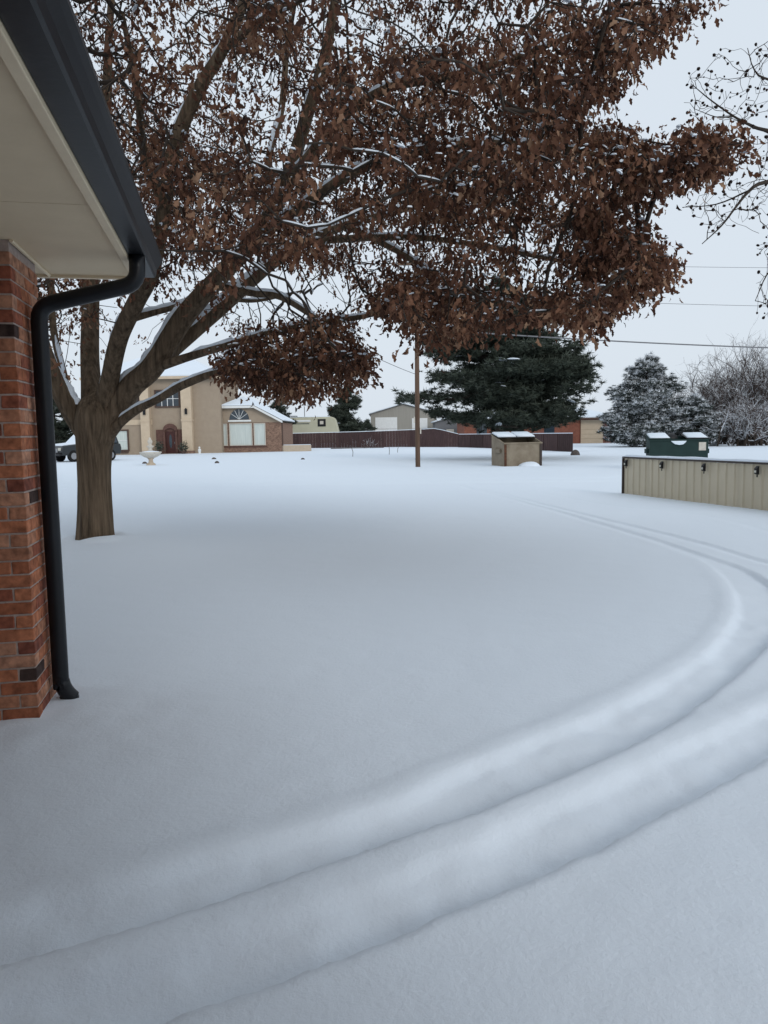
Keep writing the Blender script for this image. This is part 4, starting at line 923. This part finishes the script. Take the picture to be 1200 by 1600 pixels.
# ------------------------------------------------------------------ conifers
SPR = []      # tuft of needle blades
r_ = np.random.default_rng(5)
def tuft(nb, lw, seed):
    q = np.random.default_rng(seed); V = []; Fa = []
    for i in range(nb):
        d = q.normal(size=3); d[2] = d[2]*.55+.12; d /= np.linalg.norm(d); s_ = np.cross(d, q.normal(size=3)); s_ /= np.linalg.norm(s_); o = len(V); b = d*.06
        L = q.uniform(.7, 1.1); V += [b-s_*lw, b+s_*lw, d*L]; Fa.append((o, o+1, o+2))
    return np.array(V), np.array(Fa)
TUFTS = [tuft(26, .075, i) for i in range(3)]
def conifer(name, label, base, h, prof_, nb, tufts, tsize, matn, snowp, trunk_r=.2, droop=.1, seed=0, flat=.45, clear=.06, group=None, nclump=0):
    q = np.random.default_rng(seed); t = thing(name, label, 'tree', base, 0, group)
    MB().tube([(0,0,-.3),(q.normal()*.05,0,h*.4),(q.normal()*.1,0,h*.96)], [trunk_r,trunk_r*.7,trunk_r*.12], 9).build('trunk', M['twig'], t, smooth=True)
    zs = np.array([p[0] for p in prof_]); rs = np.array([p[1] for p in prof_]); PP = []; wood = MB(); TI = []
    for b in range(nb):
        f = clear+(1-clear)*((b+q.random())/nb)**1.0; z0 = f*h*.97; L = np.interp(f, zs, rs)*q.uniform(.6, 1.14); az = q.uniform(0, 2*math.pi); rise = L*q.uniform(-droop, .28)
        tip = np.array([math.cos(az)*L, math.sin(az)*L, z0+rise]); root = np.array([0,0,z0]); mid = (root+tip)/2+np.array([0,0,-.06*L])
        wood.tube([root, mid, tip], [max(.02,.018*L+.01), .014*L+.008, .008], 4, False)
        n = max(3, int(tufts*L)); u = q.uniform(.22, 1.03, n)**.75; br = (1-u)[:,None]**2*root+2*((1-u)*u)[:,None]*mid+(u**2)[:,None]*tip
        side = np.array([-math.sin(az), math.cos(az), 0]); sp = q.normal(size=n)*.24*L*np.clip(1.15-u*.6, .2, 1)
        p = br+side*sp[:,None]+np.column_stack([q.normal(size=n)*.1, q.normal(size=n)*.1, q.normal(size=n)*flat*.30*(.5+.5*L/ (rs.max()+.01))])
        PP.append(p); TI.append(np.clip(q.normal(.36,.14,n)+q.normal(0,.08), 0, .78))
    n = int(tufts*3); PP.append(np.column_stack([q.normal(size=n)*.12, q.normal(size=n)*.12, h*q.uniform(.82, 1.0, n)])); TI.append(q.uniform(.2,.6,n))
    P_ = np.vstack(PP); TT = np.concatenate(TI); wood.build('branches', M['twig'], t, kind='stuff')
    parts = [[], [], []]; o = 0; Vs = []; Fs = []; Ts = []
    which = q.integers(0, 3, len(P_))
    for w_ in range(3):
        k_ = which == w_; pk = P_[k_]; n = len(pk)
        V, Fa, T = scatter(TUFTS[w_][0], TUFTS[w_][1], pk, rand_z(n, q), q.uniform(.7,1.3,n)*tsize, TT[k_])
        tri = np.repeat(q.normal(0,.10,len(V)//3), 3); T = np.clip(T+tri, 0, .79)
        # blades on the upper side of a tuft may carry snow
        c = V.reshape(-1,3,3).mean(1); rel = c[:,2]-np.repeat(pk[:,2], TUFTS[w_][1].shape[0]); sn = (rel > .12*tsize) & (q.random(len(rel)) < snowp)
        T = T.reshape(-1,3); T[sn] = q.uniform(.86,1,sn.sum())[:,None]; Vs.append(V); Fs.append(Fa+o); Ts.append(T.ravel()); o += len(V)
    if snowp < .1:
        ks = q.random(len(P_)) < .004; ps = P_[ks]+np.array([0,0,tsize*.45]); n = len(ps); Rl = rand_z(n, q); Rl[:,:,0] *= q.uniform(.5,1.5,n)[:,None]; Rl[:,2,0] = q.normal(0,.3,n); Rl[:,2,2] = .55
        if n: V, Fa, T = scatter(LUMPV, LUMPF, ps, Rl, q.uniform(.4,.9,n)*tsize, np.zeros(n)); fastmesh('snow', V, Fa, SNOW, t, True, kind='stuff')
    fastmesh('needles', np.vstack(Vs), np.vstack(Fs), M[matn], t, False, np.concatenate(Ts), kind='stuff')
    return t
def rand_z(n, q):
    a = q.uniform(0, 6.283, n); R = np.zeros((n,3,3)); R[:,0,0] = np.cos(a); R[:,0,1] = -np.sin(a); R[:,1,0] = np.sin(a); R[:,1,1] = np.cos(a); R[:,2,2] = 1; return R
pp = gz(779, 706); pp = at(779, 700, 45.0)
conifer('pine_tree', 'large dark green pine behind the tan dumpster, snow on its boughs', (pp[0], pp[1], 0), 10.4, [(0,4.4),(.16,5.0),(.3,5.6),(.45,5.2),(.6,4.4),(.75,3.3),(.9,1.8),(1,.4)], 92, 32, .33, 'needle', .0, .26, .10, 3, .6, .185)
p = at(546, 690, 108); conifer('cedar_tree', 'dark green conifer behind the brown fence, right of the camper', (p[0],p[1],0), 8.2, [(0,2.9),(.3,3.3),(.6,2.7),(.85,1.5),(1,.3)], 70, 26, .38, 'needle', .0, .2, .1, 4, .7)
p = at(575, 690, 104); conifer('cedar_tree', 'small dark conifer low beside the beige barn', (p[0],p[1],0), 3.4, [(0,1.5),(.4,1.5),(.8,.7),(1,.2)], 26, 14, .34, 'needle', .0, .12, .1, 5, .5)
p = at(437, 690, 92); conifer('cedar_tree', 'dark conifer rising behind the gable wing left of the camper', (p[0],p[1],0), 6.0, [(0,2.0),(.4,2.0),(.8,1.0),(1,.2)], 40, 13, .4, 'needle', .0, .15, .1, 6, .5)
p = gz(1010, 692); p = at(1010, 690, 74); conifer('juniper_tree', 'snow-dusted grey green juniper behind the green dumpster', (p[0],p[1],0), 8.6, [(0,4.6),(.2,4.9),(.45,4.0),(.7,2.7),(.88,1.5),(1,.5)], 100, 22, .36, 'frost', .85, .2, .05, 8, .75, .02)
p = at(1085, 690, 72); conifer('juniper_tree', 'lower snow-dusted juniper between the tall juniper and the bare thicket', (p[0],p[1],0), 4.6, [(0,3.0),(.3,3.0),(.7,1.7),(1,.3)], 50, 14, .38, 'frost', .9, .15, .05, 9, .6, .02)
p = at(88, 690, 84); conifer('cedar_tree', 'dark evergreen beyond the parked car, left of the big trunk', (p[0],p[1],0), 7.2, [(0,3.0),(.35,3.2),(.7,2.0),(1,.3)], 56, 12, .45, 'needle', .0, .2, .1, 10, .5, .02)
p = at(60, 690, 86); conifer('cedar_tree', 'dark evergreen at the left edge behind the black downspout', (p[0],p[1],0), 6.2, [(0,3.0),(.35,3.2),(.7,2.0),(1,.3)], 46, 12, .45, 'needle', .0, .2, .1, 11, .5, .02)

# ------------------------------------------------------------------ bare thicket, bare tree on the right, small bare shrubs
def bare(name, label, base, h, spread, nstem, matn, seed, snowp=.1, levels=4, r0=.09, cat='tree', fork=3, thin=.58):
    q = np.random.default_rng(seed); t = thing(name, label, cat, base); segs = []
    def grow(p, d, L, r, lev):
        n = 4; pts = [p]
        for i in range(n):
            d = d+q.normal(size=3)*.16+np.array([0,0,.05]); d /= np.linalg.norm(d); p = p+d*L/n; pts.append(p)
        segs.append((pts, r, lev))
        if lev < levels:
            for k in range(fork+(lev > 1)):
                i = q.integers(1, n+1); nd = d*.75+q.normal(size=3)*.52; nd[2] += .12; nd /= np.linalg.norm(nd); grow(pts[i], nd, L*q.uniform(.5,.78), r*.58, lev+1)
    for s_ in range(nstem):
        a = q.uniform(0, 6.28); d = np.array([math.cos(a)*spread*q.random(), math.sin(a)*spread*q.random(), 1.0]); d /= np.linalg.norm(d)
        grow(np.array([q.normal()*spread*(.5 if nstem < 10 else 1.6), q.normal()*spread*.5, -.1]), d, h*q.uniform(.36,.5), r0*q.uniform(.7,1.2), 0)
    big = MB(); V = []; Fa = []; T = []; o = 0
    for pts, r, lev in segs:
        if lev == 0: MB().tube(pts, [r, r*.9, r*.8, r*.7, r*.6], 6, False).build('stem', M['twig'], t)
        else:
            m = MB().tube(pts, [r, r*.85, r*.7, r*.5, r*.3], 3, False); tv = q.uniform(.1,.85); tv = np.full(len(m.v), tv)
            if q.random() < snowp: tv[:] = q.uniform(.9,1)
            V += m.v; Fa += [tuple(i+o for i in f) for f in m.f]; T += list(tv); o += len(m.v)
    fastmesh('twigs', np.array(V), np.array(Fa), M[matn], t, True, T, kind='stuff'); return t
for i, (px_, dp, hh, ns, lb) in enumerate([(1098,80,7.4,10,'bare grey-brown thicket just right of the snowy juniper'),(1150,80,9.4,10,'tallest bare grey-brown tree behind the fence, near the right edge'),(1205,78,10.0,10,'bare grey-brown tree cut by the right edge of the photo'),(1178,70,4.6,9,'low snow-flecked bare bush below the tall bare trees')]):
    p = at(px_, 690, dp); bare('bare_tree', lb, (p[0],p[1],0), hh*1.14, .8, ns+22, 'brush', 40+i, (.20 if i < 3 else .4), 4, .10, 'tree')
p = at(577, 698, 79); bare('bare_shrub', 'small bare twiggy shrub in front of the brown fence', (p[0],p[1],0), 1.6, .5, 5, 'brush', 60, .35, 3, .02, 'shrub')
p = at(1098, 722, 36); 

# the bare-twigged tree reaching in from the right edge
rt = thing('bare_branch_tree', 'bare tree reaching in at the top right with few curled dark leaves', 'tree', (0,0,0))
RB = (9.6, 11.5); rl = [
 [((9.6,11.5,-.2),.24),((9.55,11.45,1.5),.21),((9.4,11.3,3.0),.18),((9.2,11.1,4.6),.13),((9.0,10.9,6.4),.09),((8.8,10.8,8.4),.03)],
 [((9.4,11.3,3.0),.10),((8.4,10.8,4.0),.07),(tuple(at(1330,262,10.2)),.045),(tuple(at(1200,284,9.8)),.026),(tuple(at(1172,297,9.7)),.020),(tuple(at(1150,323,9.6)),.014),(tuple(at(1127,353,9.5)),.010),(tuple(at(1097,381,9.4)),.005)],
 [(tuple(at(1172,297,9.7)),.012),(tuple(at(1120,319,9.9)),.008),(tuple(at(1066,324,10.1)),.004)],
 [((9.2,11.1,4.6),.08),((8.0,10.7,5.0),.05),(tuple(at(1300,222,10.2)),.034),(tuple(at(1200,204,9.9)),.022),(tuple(at(1176,197,9.8)),.018),(tuple(at(1147,182,9.7)),.013),(tuple(at(1110,156,9.6)),.008),(tuple(at(1080,131,9.5)),.004)],
 [(tuple(at(1147,182,9.7)),.008),(tuple(at(1120,183,9.5)),.006),(tuple(at(1085,170,9.3)),.003)],
 [((8.0,10.7,5.0),.04),(tuple(at(1300,150,10.0)),.026),(tuple(at(1200,124,9.7)),.014),(tuple(at(1178,108,9.6)),.008),(tuple(at(1168,75,9.5)),.004)],
 [(tuple(at(1330,262,10.2)),.03),(tuple(at(1270,360,10.0)),.02),(tuple(at(1205,420,9.9)),.010),(tuple(at(1180,470,9.8)),.004)],
 [((9.0,10.9,6.4),.06),(tuple(at(1400,40,10.5)),.04),(tuple(at(1290,20,10.2)),.02),(tuple(at(1215,70,10.0)),.006)],
]
sd_ = []
for i, L in enumerate(rl):
    V, Fa, P = limb_mesh([p for p, r in L], [r for p, r in L], 12 if i == 0 else 7, .05, 50+i); o = fastmesh('trunk' if i == 0 else 'limb', V, Fa, M['twig'], rt, True)
    sd_ += [tuple(p[:3]) for p in P[(10 if i == 0 else 0)::2]]
q = np.random.default_rng(77)
BR = [([(1062,130),(1085,95),(1120,80),(1150,60),(1215,60),(1215,290),(1150,250),(1100,215),(1068,190)], 230), ([(1070,320),(1110,285),(1215,270),(1215,335),(1160,350),(1120,375),(1090,360)], 140), ([(1172,370),(1215,330),(1215,520),(1185,520)], 60), ([(1215,-50),(1500,-50),(1500,480),(1215,480)], 160)]
at_ = []
for poly, n in BR:
    pa = np.array(poly); x = q.uniform(pa[:,0].min(), pa[:,0].max(), n*3); y = q.uniform(pa[:,1].min(), pa[:,1].max(), n*3); kk = inpoly(x, y, poly); at_ += [at(a,b,c) for a,b,c in zip(x[kk][:n], y[kk][:n], q.uniform(9.0,10.8,n))]
bp_, bpar = colonize(sd_, at_, step=.09, infl=1.6, kill=.10, iters=60)
br_, _k = skeleton_radii(bpar, .0022); br_ = np.clip(br_, .0022, .012); V, Fa = skeleton_mesh(bp_, bpar, br_, 4)
fastmesh('twigs', V, Fa, M['twig'], rt, True, kind='stuff')
tips = np.where((_k == 0) & (bpar >= 0))[0]; tips = tips[q.random(len(tips)) < .8]; LPs = bp_[tips]
LPs = np.vstack([LPs, LPs[q.random(len(LPs)) < .35]+q.normal(0,.06,3)]); n = len(LPs); D = q.normal(size=(n,3))*.6; D[:,2] -= .6
cv = LEAFV.copy(); cv[:,2] += np.abs(cv[:,1])*1.1
bl = np.vstack([LUMPV[:6]*np.array([1,.8,1]), LUMPV[6:12]*np.array([1,.8,1.6]), LUMPV[12:]*1.6, LUMPV[12:]*-1.3]); bfc = np.vstack([LUMPF, np.array([((k_+1)%6, k_, 13) for k_ in range(6)])])
V, Fa, T = scatter(bl, bfc, LPs, rand_rot(n, q), q.uniform(.013,.030,n), q.random(n)); fastmesh('curled_leaves', V, Fa, M['pod'], rt, False, T, kind='stuff')
